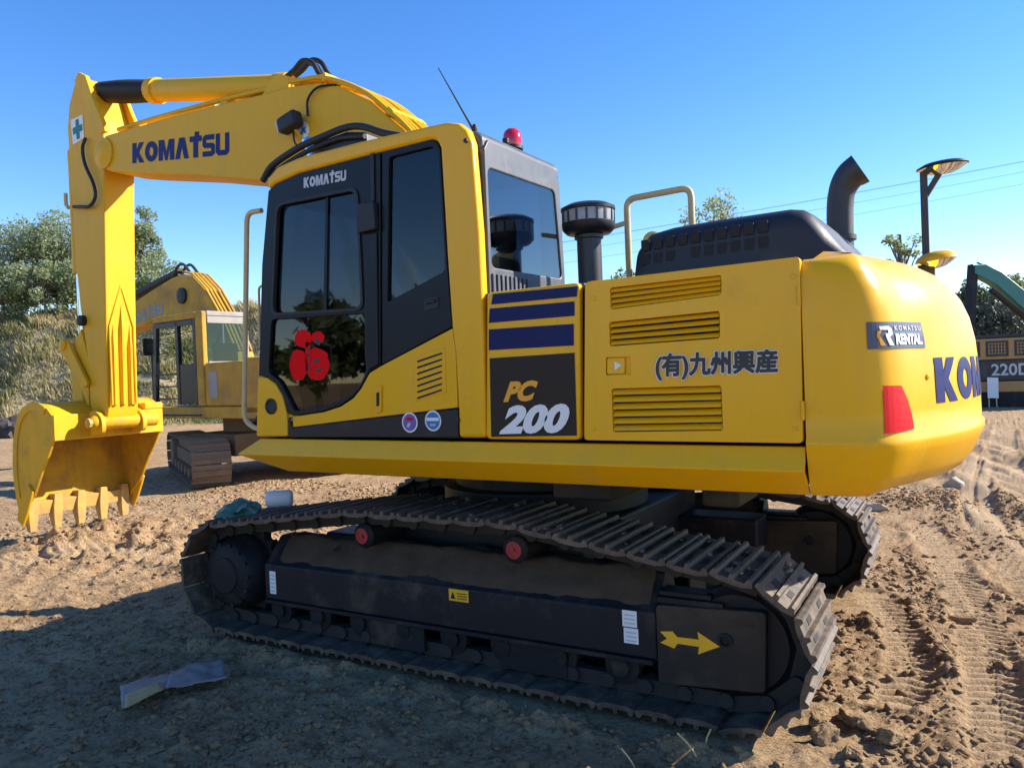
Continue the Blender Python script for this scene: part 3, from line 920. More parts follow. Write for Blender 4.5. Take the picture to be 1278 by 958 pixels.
for (px, py) in ((741, 372), (741, 535), (990, 345), (992, 536), ):
    m = MB(); m.lathe([(.011, 0), (.011, .004), (.006, .006), (0, .0062)], un(px, py, 'y', YS+.0005), (0, 1, 0), 12); m.build('cover_bolt', 'yellow', EC)
for (za, zb) in ((1.42, 1.50), (1.90, 1.98)):
    m = MB(); m.tube([(-1.984, YS+.004, za), (-1.984, YS+.004, zb)], .009, 10); m.build('cover_hinge', 'yellow', EC, smooth=50)

# ---- counterweight --------------------------------------------------
CWT = 2.625                                         # tail radius
def cw_outline():
    pts = [Vector((-1.992, YS)), Vector((-2.05, YS)), Vector((-2.10, YS))]
    A = Vector((-2.13, YS)); D = Vector((-2.45, .93)); td = Vector((-.36, -.93)).normalized()
    B = A+Vector((-.21, 0)); Cc = D-td*.24
    for k in range(1, 15):
        t = k/15
        pts.append(A*(1-t)**3+B*3*t*(1-t)**2+Cc*3*t*t*(1-t)+D*t**3)
    a0 = math.atan2(.93, 2.45); R_ = math.hypot(.93, 2.45)
    for k in range(15):
        a = a0*(1-k/14); pts.append(Vector((-R_*math.cos(a)*(1+(CWT/R_-1)*(k/14)), R_*math.sin(a))))
    return pts
_h = cw_outline()
CWO = _h+[Vector((p.x, -p.y)) for p in _h[::-1][1:]]
CWL = [0.0]
for a, b in zip(CWO, CWO[1:]): CWL.append(CWL[-1]+(b-a).length)
def cw_at(s):
    s = max(0, min(CWL[-1]-1e-6, s))
    i = int(np.searchsorted(CWL, s, side='right')-1); i = min(i, len(CWO)-2)
    f = (s-CWL[i])/(CWL[i+1]-CWL[i]); p = CWO[i].lerp(CWO[i+1], f)
    def nrm(j):
        a = CWO[max(j-1, 0)]; b = CWO[min(j+1, len(CWO)-1)]; t = (b-a).normalized()
        return Vector((-t.y, t.x))*-1
    n = (nrm(i)*(1-f)+nrm(i+1)*f).normalized()
    if n.dot(Vector((p.x+1.0, p.y))) < 0: n = -n
    return p, n
PROF = [(1.092, .17), (1.115, .105), (1.175, .055), (1.27, .014), (1.305, 0), (1.33, .0), (1.345, .012), (1.45, .014), (1.62, .02), (1.75, .032), (1.86, .055), (1.95, .09), (2.02, .135), (2.08, .195), (2.12, .26), (2.15, .34), (2.165, .42)]
SIDE = [(1.092, .09), (1.12, .06), (1.20, .03), (1.285, .008), (1.305, 0), (1.33, .0), (1.345, .008), (1.45, .008), (1.62, .008), (1.75, .008), (1.86, .008), (1.95, .010), (2.02, .016), (2.05, .024), (2.08, .045), (2.095, .075), (2.10, .12)]
def cw_pt(s, z, off=0.0):
    p, n = cw_at(s)
    w = float(sstep(0.02, 0.62, min(s, CWL[-1]-s)))
    # walk the profile by parameter so both profiles share rows
    zs = [a[0]*(1-w)+b[0]*w for a, b in zip(SIDE, PROF)]
    ins = [a[1]*(1-w)+b[1]*w for a, b in zip(SIDE, PROF)]
    i = float(np.interp(z, zs, ins))
    q = p-n*i
    return Vector((q.x+n.x*off, q.y+n.y*off, z)), n
rows = []
ns = 110
for r in range(len(PROF)):
    row = []
    for k in range(ns+1):
        s = CWL[-1]*k/ns
        p, n = cw_at(s); w = float(sstep(0.02, 0.62, min(s, CWL[-1]-s)))
        z = SIDE[r][0]*(1-w)+PROF[r][0]*w; i = SIDE[r][1]*(1-w)+PROF[r][1]*w
        q = p-n*i; row.append((q.x, q.y, z))
    rows.append(row)
m = MB(); m.grid(rows)
nc = ns+1
m.add(rows[-1], [tuple(range(nc))]); m.add(rows[0], [tuple(range(nc))[::-1]])
m.add([p for r in rows for p in (r[0],)]+[p for r in rows for p in (r[-1],)], [tuple(list(range(len(rows)))+list(range(2*len(rows)-1, len(rows)-1, -1)))])
bmw = m.build('counterweight', 'yellow', EX, smooth=50)
CW = bmw
bm = bmesh.new(); bm.from_mesh(CW.data); bmesh.ops.remove_doubles(bm, verts=bm.verts, dist=1e-4); bmesh.ops.recalc_face_normals(bm, faces=bm.faces); bm.to_mesh(CW.data); bm.free()
CW.data.polygons.foreach_set('use_smooth', [True]*len(CW.data.polygons)); CW.data.set_sharp_from_angle(angle=math.radians(42))
def cw_s(px, py):
    """arc position and height on the counterweight under a photo pixel"""
    best = None
    for i in range(0, 500):
        s = CWL[-1]*0.55*i/500
        for z in (1.2, 1.5, 1.8, 2.0):
            pass
        zlo, zhi = 1.1, 2.15
        for _ in range(24):
            zm = (zlo+zhi)/2
            if proj(cw_pt(s, zm)[0])[1] > py: zlo = zm
            else: zhi = zm
        e = abs(proj(cw_pt(s, zm)[0])[0]-px)
        if best is None or e < best[0]-1e-6: best = (e, s, zm)
        elif best[0] < 3 and e > best[0]+25: break
    return best[1], best[2]
def cw_decal(name, vf, s0, s1, z0, z1, m_, off):
    vs, fs = vf
    bm = bmesh.new()
    bv = [bm.verts.new((a, b, 0)) for a, b in vs]
    for f in fs:
        try: bm.faces.new([bv[i] for i in f])
        except ValueError: pass
    for axis, n in ((0, 18), (1, 8)):
        for k in range(1, n):
            co = [0, 0, 0]; no = [0, 0, 0]; co[axis] = k/n*(1.0 if axis == 0 else 1.2); no[axis] = 1
            bmesh.ops.bisect_plane(bm, geom=list(bm.verts)+list(bm.edges)+list(bm.faces), plane_co=co, plane_no=no)
    for v in bm.verts:
        p, n_ = cw_pt(s0+v.co.x*(s1-s0), z0+v.co.y*(z1-z0), off); v.co = p
    bmesh.ops.triangulate(bm, faces=bm.faces)
    me = bpy.data.meshes.new(name); bm.to_mesh(me); bm.free(); me.materials.append(MATS[m_])
    return finish(name, me, CW)
sA, zA = cw_s(1083, 436); sB, zB = cw_s(1154, 433); _, zC = cw_s(1083, 402)
cw_decal('rental_sticker', RECT, sA, sB, zA, zC, 'sticker_grey', .003)
ds = sB-sA; dz = zC-zA
cw_decal('lettering', font_text('RENTAL', .05), sA+.37*ds, sA+.93*ds, zA+.14*dz, zA+.56*dz, 'white_print', .006)
cw_decal('lettering', font_text('KOMATSU', .015, 0, 1.5), sA+.37*ds, sA+.95*ds, zA+.68*dz, zA+.86*dz, 'grey_print', .006)
cw_decal('rental_mark', ([(.15,1),(.75,1),(.95,.85),(.95,.55),(.75,.45),(1,0),(.7,0),(.5,.45),(.5,.62),(.68,.64),(.68,.8),(.2,.8)], [tuple(range(12))]), sA+.10*ds, sA+.33*ds, zA+.12*dz, zA+.84*dz, 'white_print', .006)
cw_decal('rental_mark', ([(0,.7),(.25,.7),(.1,.5),(.45,0),(.15,0),(-.05,.45)], [tuple(range(6))]), sA+.11*ds, sA+.33*ds, zA+.12*dz, zA+.9*dz, 'orange_print', .0065)
sA, zA = cw_s(1104, 541); sB, zB = cw_s(1140, 537); _, zC = cw_s(1103, 481)
cw_decal('reflector', ([(0, 0), (1, .04), (.93, .35), (.78, .68), (.56, .98), (0, 1)], [tuple(range(6))]), sA, sB, zA, zC, 'red_reflector', .004)
sA, zA = cw_s(1169, 503); _, zC = cw_s(1168, 446)
cw_decal('lettering', logo(), sA, CWL[-1]-sA, zA, zC, 'komatsu_blue', .003)
m = MB(); m.lathe([(.012, 0), (.012, .006), (.0, .009)], cw_pt(*cw_s(1157, 470))[0], cw_at(cw_s(1157, 470)[0])[1].to_3d(), 14)
m.build('plug', 'yellow', CW, smooth=40)

# ---- engine hood, exhaust, pre-cleaner, rails -----------------------
def hood():
    m = MB()
    rows = []
    xs = [(-1.02, 2.10, .12), (-1.025, 2.22, .05), (-1.05, 2.32, .02), (-1.12, 2.385, 0), (-1.25, 2.405, 0), (-1.5, 2.413, 0), (-1.84, 2.416, 0), (-1.90, 2.405, .0), (-1.945, 2.375, .01), (-2.0, 2.30, .03), (-2.07, 2.20, .06), (-2.13, 2.14, .09), (-2.15, 2.10, .1)]
    for (x, zt, ins) in xs:
        yl, yr = .80-ins, -.95+ins
        r = min(.11, max(.002, (zt-2.10)*.6))
        row = [(x, yl+.02, 2.10)]
        for k in range(7):
            a = k/6*PI/2; row.append((x, yl-r*(1-math.cos(a)), zt-r+r*math.sin(a)))
        for t in (.25, .5, .75): row.append((x, yl-r+(yr-yl+2*r)*t, zt+.004))
        for k in range(7):
            a = PI/2-k/6*PI/2; row.append((x, yr+r*(1-math.cos(a)), zt-r+r*math.sin(a)))
        row.append((x, yr-.02, 2.10))
        rows.append(row)
    m.grid(rows)
    m.add(rows[0], [tuple(range(len(rows[0])))]); m.add(rows[-1], [tuple(range(len(rows[0])))])
    return m.build('engine_hood', 'hood_black', EX, smooth=40)
HD = hood()
for r_ in range(2):
    for c_ in range(10):
        x = -1.115-.068*c_; z = 2.235+.078*r_+.002*c_
        if r_ == 0 and c_ in (3,): continue
        m = MB(); m.box((x, .8035, z), (.048, .01, .058)); m.build('grille_opening', 'grille_dark', HD, .004)
m = MB()
ex = spline([(-1.87, -.6, 2.10), (-1.87, -.6, 2.40), (-1.873, -.6, 2.62), (-1.89, -.6, 2.735), (-1.935, -.6, 2.815), (-2.0, -.6, 2.855)], 6)
ne = len(ex); er = [.080+.022*max(0, (k-ne*.55)/(ne*.45)) for k in range(ne)]
m.tube(ex, er, 24, caps=False)
m.tube(ex[:-4], [q-.006 for q in er[:-4]], 24, caps=True)
m.lathe([(.095, 0), (.095, .03), (.078, .032)], (-1.87, -.6, 2.42), (0, 0, 1), 22)
m.build('exhaust_stack', 'exhaust', EX, smooth=50)
PX, PYY = -.665, .55
m = MB(); m.lathe([(.072, 2.09), (.072, 2.43), (.085, 2.435), (.085, 2.455)], (PX, PYY, 0), (0, 0, 1), 26)
PC = m.build('precleaner', 'exhaust', EX, smooth=40)
m = MB(); m.lathe([(.06, 2.455), (.13, 2.465), (.155, 2.49), (.158, 2.52), (.158, 2.525)], (PX, PYY, 0), (0, 0, 1), 32); m.build('precleaner_base', 'black_paint', PC, smooth=40)
m = MB(); m.lathe([(.150, 2.527), (.152, 2.59), (.150, 2.595)], (PX, PYY, 0), (0, 0, 1), 32); m.build('precleaner_bowl', 'clear_plastic', PC, smooth=40)
for k in range(16):
    a = 2*PI*k/16; m = MB(); m.box((PX+.153*math.cos(a), PYY+.153*math.sin(a), 2.56), (.006, .012, .062), Matrix.Rotation(a, 3, 'Z')); m.build('precleaner_rib', 'exhaust', PC)
m = MB(); m.lathe([(.160, 2.597), (.160, 2.615), (.12, 2.635), (.04, 2.642), (0, 2.643)], (PX, PYY, 0), (0, 0, 1), 32); m.build('precleaner_lid', 'black_paint', PC, smooth=40)
def rail(pts, r, name='handrail', mt='rail_grey', parent=None, rc=.06):
    P = [Vector(p) for p in pts]; out = [P[0]]
    for i in range(1, len(P)-1):
        a = P[i-1]-P[i]; b = P[i+1]-P[i]; rr = min(rc, a.length*.45, b.length*.45)
        q0 = P[i]+a.normalized()*rr; q2 = P[i]+b.normalized()*rr
        for k in range(6):
            t = k/5; out.append(q0*(1-t)**2+P[i]*2*t*(1-t)+q2*t*t)
    out.append(P[-1])
    m = MB(); m.tube(out, r, 12); return m.build(name, mt, parent or EX, smooth=50)
rail([(-.785, .25, 2.07), (-.785, .25, 2.70), (-1.19, .25, 2.71), (-1.19, .25, 2.36)], .020)
rail([(-.47, .15, 2.06), (-.52, .12, 2.55), (-.70, .05, 2.6)], .016)
m = MB(); m.lathe([(.0, 0), (.055, .002), (.06, .02), (.06, .06), (.04, .075)], (-.93, .2, 2.42), Vector((-.3, 1, .1)), 24)
wl = m.build('work_lamp', 'amber', EX, smooth=40)
m = MB(); m.tube([(-.93, .16, 2.36), (-.93, .14, 2.09)], .014, 8); m.build('lamp_post', 'black_paint', wl)
# mirrors over the counterweight
MR = empty_part = None
m = MB(); m.bb(-2.365, -2.325, -.625, -.585, 2.13, 2.78); m.bb(-2.39, -2.30, -.65, -.56, 2.13, 2.26)
m.box((-2.395, -.61, 2.70), (.032, .03, .20), Matrix.Rotation(math.radians(-32), 3, 'Y'))
MR = m.build('mirror_post', 'exhaust', EX, .004)
m = MB(); m.lathe([(.0, .03), (.10, .022), (.138, .004), (.140, 0), (.136, -.006)], (-2.445, -.60, 2.79), (0.05, .05, 1), 32); m.build('mirror_shell', 'black_paint', MR, smooth=50)
m = MB(); m.lathe([(.134, -.0065), (.09, -.030), (.04, -.045), (0, -.049)], (-2.445, -.60, 2.79), (0.05, .05, 1), 32); m.build('mirror_glass', 'mirror', MR, smooth=60)
m = MB(); m.lathe([(.0, .055), (.07, .045), (.105, .02), (.115, 0)], (-2.40, -.55, 2.235), Vector((.12, .10, .98)), 30); m.build('low_mirror_shell', 'yellow', MR, smooth=60)
m = MB(); m.lathe([(.113, -.001), (.085, -.022), (.05, -.040), (.02, -.048), (0, -.05)], (-2.40, -.55, 2.235), Vector((.12, .10, .98)), 30); m.build('mirror_glass', 'mirror', MR, smooth=60)
m = MB(); m.tube([(-2.40, -.55, 2.24), (-2.36, -.59, 2.17)], .014, 8); m.build('mirror_arm', 'exhaust', MR)

# ---- cab -------------------------------------------------------------
cabf = [(333, 222), (345, 208), (372, 196), (450, 176), (520, 160), (556, 152), (572, 153), (582, 161), (588, 178), (597, 290), (603, 420), (606, 546),
        (572, 546), (571, 509), (567, 440), (563, 408), (557, 320), (549, 185), (545, 176), (538, 173), (475, 189), (372, 216), (342, 229), (334, 237)]
m = MB(); m.prism(SP(cabf), YS-.075, YS, 'y')
CB = m.build('cab_frame', 'yellow', EX, .022, 4)
m = MB(); m.prism(SP([(365, 520), (404, 514), (425, 507), (440, 497), (450, 485), (456, 474), (461, 465), (474, 457), (564, 409.5), (568, 440), (570.5, 508.5), (478, 519.5), (365, 533)]), YS-.05, YS-.002, 'y')
m.build('lower_panel', 'yellow', CB, .006)
m = MB(); m.prism(SP([(321.5, 470), (332, 471), (343, 479), (352, 495), (357, 517), (358, 544.5), (319.5, 544.5), (320, 520)]), YS-.16, YS, 'y')
m.build('front_corner_panel', 'yellow', CB, .012, 3)
m = MB(); m.lathe([(.052, 0), (.052, .006), (.040, .008), (.036, .002), (0, .001)], un(338.5, 507, 'y', YS), (0, 1, 0), 24)
lo = m.build('rubber_grommet', 'rubber', CB, smooth=40); lo.scale = (1, 1, 1)
m = MB(); m.prism(SP([(359, 520), (364.5, 534), (478, 520.5), (570.5, 510), (571, 545.5), (359, 545.5)]), YS-.05, YS-.006, 'y')
m.build('sill_panel', 'black_paint', CB, .004)
# vent slits in the lower panel
vp = MB(); vp.prism(rpoly(SP([(516, 446), (555, 433), (557, 489), (519, 501)]), .01, 2), YS-.0015, YS+.002, 'y'); vp.build('vent_cover', 'yellow', CB, .002)
for k in range(7):
    y0 = 450+k*7.6
    m = MB(); m.prism(rpoly(SP([(521, y0), (552, y0-10.5), (552, y0-8.2), (521, y0+2.6)]), .004, 2), YS-.001, YS+.0035, 'y'); m.build('vent_slit', 'grille_dark', CB)
m = MB(); m.prism(rpoly(SP([(470, 482), (477, 480), (477, 514), (470, 516)]), .006, 2), YS-.002, YS+.012, 'y'); m.build('door_hinge', 'yellow', CB, .004)
m = MB(); m.prism(SP([(472, 490), (475, 489), (475, 506), (472, 507)]), YS+.0125, YS+.016, 'y'); m.build('hinge_slot', 'grille_dark', CB)
for (px, py, mt) in ((511, 527, 'violet_sticker'), (540, 525, 'blue_sticker')):
    c = un(px, py, 'y', YS)
    def rq(k, dy): return quad3(*[(c[0]+sx*k, YS-.006+dy, c[2]+sz*k*1.02) for sx, sz in ((1, -1), (-1, -1), (-1, 1), (1, 1))])
    decal('round_sticker', disc(), rq(.056, .003), 'white_print', CB)
    decal('sticker_print', disc(), rq(.047, .0045), mt, CB)
    if px == 540:
        decal('sticker_band', ([(.05, .5), (.95, .5), (.95, .68), (.05, .68)], [(0, 1, 2, 3)]), rq(.047, .006), 'white_print', CB)
        decal('sticker_band', ([(.3, .22), (.7, .22), (.7, .32), (.3, .32)], [(0, 1, 2, 3)]), rq(.047, .006), 'grey_print', CB)
    else:
        decal('sticker_band', ([(.2, .62), (.8, .62), (.7, .8), (.3, .8)], [(0, 1, 2, 3)]), rq(.047, .006), 'red_print', CB)
        decal('sticker_band', ([(.25, .25), (.45, .2), (.6, .45), (.4, .5)], [(0, 1, 2, 3)]), rq(.047, .006), 'grey_print', CB)
m = MB(); m.lathe([(.012, 0), (.012, .012), (0, .014)], un(582, 176, 'y', YS), (0, 1, 0), 14); m.build('frame_plug', 'rubber', CB, smooth=40)
m = MB(); m.lathe([(.014, -.004), (.014, .012), (0, .014)], un(571.5, 524, 'y', YS), (0, 1, 0), 14); m.build('frame_plug', 'rubber', CB, smooth=40)

# door
door_out = SP([(334, 238), (343, 230), (372, 217), (466, 192), (473.5, 190), (473.5, 456.5), (460, 464), (455, 474), (449, 484), (439, 496), (424, 506), (403, 513), (365, 519), (357.5, 515), (352.5, 494), (343.5, 478), (332.5, 470), (322, 469), (326, 330)])
hole1 = rpoly(SP([(346, 256), (445, 236), (452, 385), (340, 392)]), .06, 5)
hole2 = rpoly(SP([(338, 399), (456, 391), (456, 464), (447, 482), (432, 496), (402, 507), (367, 513), (359, 496), (348, 475), (334, 464)]), .03, 3)
DR = plate_holes('cab_door', door_out, [hole1, hole2], YS-.045, YS-.004, 'cab_black', EX, bevel=.007)
m = MB(); m.prism(rpoly(SP([(344, 254), (447, 234), (454, 387), (338, 394)], YS-.03), .05, 4), YS-.032, YS-.026, 'y'); m.build('window_pane', 'glass_side', DR)
m = MB(); m.prism(SP([(336, 397), (458, 389), (458, 466), (448, 484), (433, 498), (402, 509), (366, 515), (357, 497), (347, 476), (332, 466)], YS-.03), YS-.032, YS-.026, 'y'); m.build('window_pane', 'glass_side', DR)
m = MB(); m.prism(SP([(407, 246), (410, 245), (408, 389), (404, 389)], YS-.02), YS-.0255, YS-.014, 'y'); m.build('window_divider', 'cab_black', DR, .002)
for ring_, w_ in ((hole1, .012),):
    c0 = Vector((sum(p[0] for p in ring_)/len(ring_), sum(p[1] for p in ring_)/len(ring_)))
    o_ = [((Vector(p)-c0)*1.035+c0) for p in ring_]; i_ = [((Vector(p)-c0)*0.985+c0) for p in ring_]
    m = MB(); n = len(o_)
    vs = [(p.x, YS-.003, p.y) for p in o_]+[(p.x, YS+.006, p.y) for p in o_]+[(p.x, YS+.006, p.y) for p in i_]+[(p.x, YS-.02, p.y) for p in i_]
    fs = []
    for k in range(n):
        k2 = (k+1) % n
        for r_ in range(3): fs.append((r_*n+k, r_*n+k2, (r_+1)*n+k2, (r_+1)*n+k))
    m.add(vs, fs); m.build('window_seal', 'rubber', DR, smooth=50)
m = MB(); m.prism(rpoly(SP([(449, 256), (471, 252), (473, 287), (450, 292)]), .01, 2), YS-.003, YS+.035, 'y'); m.build('door_latch', 'rubber', DR, .008)
m = MB(); m.prism(SP([(455.5, 293), (471, 290), (473, 455), (460, 462), (457, 450)]), YS-.0035, YS+.010, 'y'); m.build('door_post', 'cab_black', DR, .006)
m = MB(); m.prism(SP([(463, 192), (467, 191), (468, 251), (464, 252)]), YS-.0035, YS+.008, 'y'); m.build('door_seam', 'rubber', DR, .003)
decal('lettering', logo(), pxquad(YS-.001, (379, 235), (432, 225), (432, 212), (379, 222)), 'grey_print', DR)
# red festive sticker with pale frame
blob = lambda cx, cy, rx, ry, n=18, w=.06, sd=0: [(cx+rx*math.cos(2*PI*k/n)*(1+w*math.sin(3*k+sd)), cy+ry*math.sin(2*PI*k/n)*(1+w*math.cos(2*k+sd))) for k in range(n)]
rq = pxquad(YS-.0245, (358, 474), (416, 474), (416, 408), (358, 408))
for b in (blob(.26, .28, .20, .30, sd=1), blob(.66, .30, .26, .31, sd=2), blob(.36, .78, .19, .17, sd=3), blob(.68, .80, .14, .12, sd=5), [(.40, .45), (.50, .45), (.52, .70), (.42, .72)]):
    decal('paper_sticker', (b, [tuple(range(len(b)))]), rq, 'red_print', DR)
rq2 = pxquad(YS-.0225, (358, 474), (416, 474), (416, 408), (358, 408))
for b in ([(.48, .06), (.505, .05), (.50, .62), (.475, .62)], [(.60, .30), (.72, .36), (.70, .42), (.58, .36)], [(.62, .14), (.74, .16), (.74, .22), (.62, .20)], [(.60, .72), (.70, .64), (.74, .70), (.66, .80)]):
    decal('sticker_cutout', (b, [tuple(range(len(b)))]), rq2, 'print_ink', DR)
for (a, b) in (((360, 432), (412, 431)), ((412, 431), (414, 472))):
    m = MB(); m.tube([un(*a, 'y', YS-.08), un(*b, 'y', YS-.08)], .006, 8); m.build('inner_bar', 'white_print', DR)
# quarter window with its dark panel
qo = SP([(475.5, 190), (538, 174.5), (544.5, 177.5), (548, 186), (556, 320), (562.5, 408), (475.5, 455)])
qh = rpoly(SP([(484, 196), (538, 182), (545, 190), (553, 310), (554, 338), (482, 377)]), .02, 3)
QW = plate_holes('quarter_window', qo, [qh], YS-.05, YS-.008, 'cab_black', EX, bevel=.005)
m = MB(); m.prism(SP([(482, 194), (540, 180), (547, 189), (555, 310), (556, 340), (480, 379)], YS-.03), YS-.034, YS-.028, 'y'); m.build('window_pane', 'glass_side', QW)
m = MB(); m.prism(rpoly(SP([(528, 373), (546, 369), (547, 384), (529, 388)]), .012, 3), YS-.0085, YS-.002, 'y'); m.build('handle_recess', 'rubber', QW, .003)
m = MB(); m.prism(rpoly(SP([(531, 376), (543, 373), (543.5, 377), (531, 380)]), .004, 2), YS-.0015, YS+.010, 'y'); m.build('door_handle', 'black_paint', QW, .003)
# roof, rear wall, right wall, front
m = MB()
rp = [(-.385, 2.86), (-.385, 2.93), (-.35, 2.965), (-.25, 2.985), (.3, 2.995), (.9, 2.985), (1.12, 2.95), (1.19, 2.90), (1.19, 2.86)]
m.prism(rp, .36, YS-.078, 'y')
RF = m.build('cab_roof', 'grey_metal', EX, .02, 3)
XR = -.40
rear_out = [(1.235, 1.95), (1.235, 2.86), (1.19, 2.92), (.46, 2.92), (.385, 2.84), (.36, 2.3), (.36, 1.95)]
rear_hole = rpoly([(1.20, 2.235), (1.205, 2.765), (.455, 2.775), (.40, 2.24)], .04, 4)
CR = plate_holes('cab_rear', rear_out, [rear_hole], XR+.045, XR, 'grey_metal', EX, ax='x', bevel=.010)
m = MB(); m.prism([(1.215, 2.225), (1.215, 2.78), (.445, 2.79), (.385, 2.23)], XR+.010, XR+.016, 'x'); m.build('window_pane', 'glass_rear', CR)
for k in range(9):
    m = MB(); m.bb(XR-.012, XR-.0005, 1.20-.045*k-.012, 1.20-.045*k+.012, 2.10, 2.20); m.build('vent_rib', 'grey_metal', CR, .003)
m = MB(); m.bb(-.35, 1.18, .362, .40, 1.35, 1.95); m.bb(-.35, -.25, .362, .40, 1.95, 2.86); m.bb(1.08, 1.18, .362, .40, 1.95, 2.86); m.bb(.40, .46, .362, .40, 1.95, 2.86)
CRt = m.build('cab_right_wall', 'cab_black', EX, .006)
m = MB(); m.bb(-.25, .40, .378, .384, 1.95, 2.86); m.build('window_pane', 'glass_rear', CRt)
m = MB(); m.bb(.46, 1.08, .378, .384, 1.95, 2.86); m.build('window_pane', 'glass_rear', CRt)
m = MB(); m.prism([(1.15, 2.86), (1.20, 2.86), (1.345, 1.40), (1.28, 1.40)], .362, .42, 'y'); m.prism([(1.13, 2.88), (1.175, 2.90), (1.29, 2.3), (1.385, 1.42), (1.31, 1.40), (1.22, 2.3)], YS-.10, YS-.047, 'y')
m.bb(1.10, 1.36, .42, YS-.10, 1.32, 1.50); m.bb(1.12, 1.185, .42, YS-.1, 2.80, 2.86)
CF = m.build('cab_front', 'cab_black', EX, .008)
m = MB(); m.prism([(1.165, 2.82), (1.172, 2.82), (1.325, 1.48), (1.318, 1.48)], .42, YS-.10, 'y'); m.build('window_pane', 'glass_rear', CF)
m = MB(); m.bb(-.36, 1.28, .40, 1.25, 1.32, 1.38); m.build('cab_floor', 'interior', EX)
m = MB(); m.bb(-.32, .30, .42, .60, 1.385, 1.95); m.build('cab_console', 'interior', EX, .02)
m = MB(); m.bb(-.18, .30, 1.08, 1.22, 1.385, 1.90); m.build('cab_console', 'interior', EX, .02)
m = MB(); m.bb(-.345, -.19, .605, 1.22, 1.385, 2.05); m.build('rear_shelf', 'interior', EX, .02)
m = MB(); m.bb(1.0, 1.2, .45, .75, 1.385, 2.0); m.build('monitor_stand', 'interior', EX, .02)
m = MB()
m.prism([(.40, 1.62), (.42, 1.74), (.02, 1.78), (-.10, 1.72), (-.1, 1.62)], .62, 1.06, 'y')
m.prism([(.0, 1.74), (-.02, 1.80), (-.15, 2.34), (-.22, 2.36), (-.26, 2.30), (-.14, 1.72)], .62, 1.06, 'y')
st = m.build('operator_seat', 'seat_fabric', EX, .03, 3)
m = MB(); m.prism([(-.17, 2.38), (-.15, 2.56), (-.22, 2.60), (-.28, 2.56), (-.27, 2.38)], .70, .98, 'y'); m.build('headrest', 'seat_fabric', st, .04, 3)
m = MB(); m.bb(-.05, .40, 1.06, 1.13, 1.86, 1.94); m.build('armrest', 'seat_fabric', st, .02)
m = MB(); m.tube([(.36, 1.10, 1.94), (.40, 1.10, 2.06)], .018, 8); m.lathe([(.0, 0), (.03, .02), (.032, .07), (.02, .10), (0, .105)], (.40, 1.10, 2.05), (.2, 0, 1), 14); m.build('joystick', 'rubber', st, smooth=40)
# beacon, antenna, roof guard
bc = un(653, 190, 'y', .80)
bx_, bz_ = -.28, 2.985
m = MB(); m.lathe([(.062, 0), (.062, .018), (.055, .02)], (bx_, .74, bz_), (0, 0, 1), 26); BK = m.build('beacon_base', 'rubber', RF, smooth=40)
m = MB(); m.lathe([(.054, .021), (.058, .05), (.055, .085), (.045, .108), (.028, .122), (0, .127)], (bx_, .74, bz_), (0, 0, 1), 28); m.build('beacon_lens', 'red_lens', RF, smooth=60)
m = MB(); m.tube([(-.32, .88, 2.985), (-.32, .88, 3.01)], .02, 10); m.build('bolt_head', 'rubber', RF)
at0 = Vector((-.315, 1.19, 2.97)); at1 = Vector(un(547, 85, 'y', 1.19))
m = MB(); m.tube([at0, at0+(at1-at0)*.18, at1], [.009, .006, .003], 8); m.lathe([(.018, 0), (.018, .02), (.01, .045)], at0, (0, 0, 1), 12)
m.build('antenna', 'rubber', RF)
rg = [un(328, 226, 'y', 1.12), un(340, 207, 'y', 1.12), un(372, 185, 'y', 1.12), un(400, 172, 'y', 1.12), un(430, 160, 'y', 1.12), un(452, 158, 'y', 1.12), un(478, 166, 'y', 1.12), un(500, 170, 'y', 1.12)]
m = MB(); m.tube(spline(rg, 6), .022, 10); RGd = m.build('roof_guard_rail', 'rubber', RF, smooth=50)
rg2 = [un(336, 219, 'y', 1.10), un(378, 192, 'y', 1.10), un(420, 174, 'y', 1.10), un(455, 170, 'y', 1.10)]
m = MB(); m.tube(spline(rg2, 6), .016, 10); m.build('roof_guard_rail', 'rubber', RF, smooth=50)
m = MB(); m.prism([tuple(un(*q, 'y', 1.08)[[0, 2]]) for q in ((384, 190), (392, 178), (432, 164), (456, 164), (458, 182), (420, 188))], .50, 1.085, 'y')
m.build('roof_hatch', 'black_paint', RF, .02, 3)
m = MB(); m.bb(.45, .50, .52, 1.10, 3.0, 3.10); m.build('hatch_hinge', 'grey_metal', RF, .008)
# grab rail at the cab front
rail([(1.32, 1.25, 2.775), (1.46, 1.25, 2.78), (1.575, 1.25, 1.42), (1.45, 1.25, 1.36), (1.33, 1.25, 1.37)], .017, 'grab_rail', 'rail_grey', EX, .07)
rail([(1.33, 1.20, 2.30), (1.435, 1.20, 2.30), (1.45, 1.20, 1.9), (1.34, 1.20, 1.9)], .008, 'grab_rail', 'rail_grey', EX, .03)
m = MB(); m.tube(spline([(1.44, 1.22, 1.46), (1.52, 1.22, 1.38), (1.42, 1.22, 1.37), (1.36, 1.22, 1.44)], 5), .018, 8); m.build('front_hose', 'rubber', EX, smooth=50)
m = MB(); m.bb(1.36, 1.48, 1.08, 1.22, 1.312, 1.35); m.build('step_plate', 'frame_black', EX, .006)

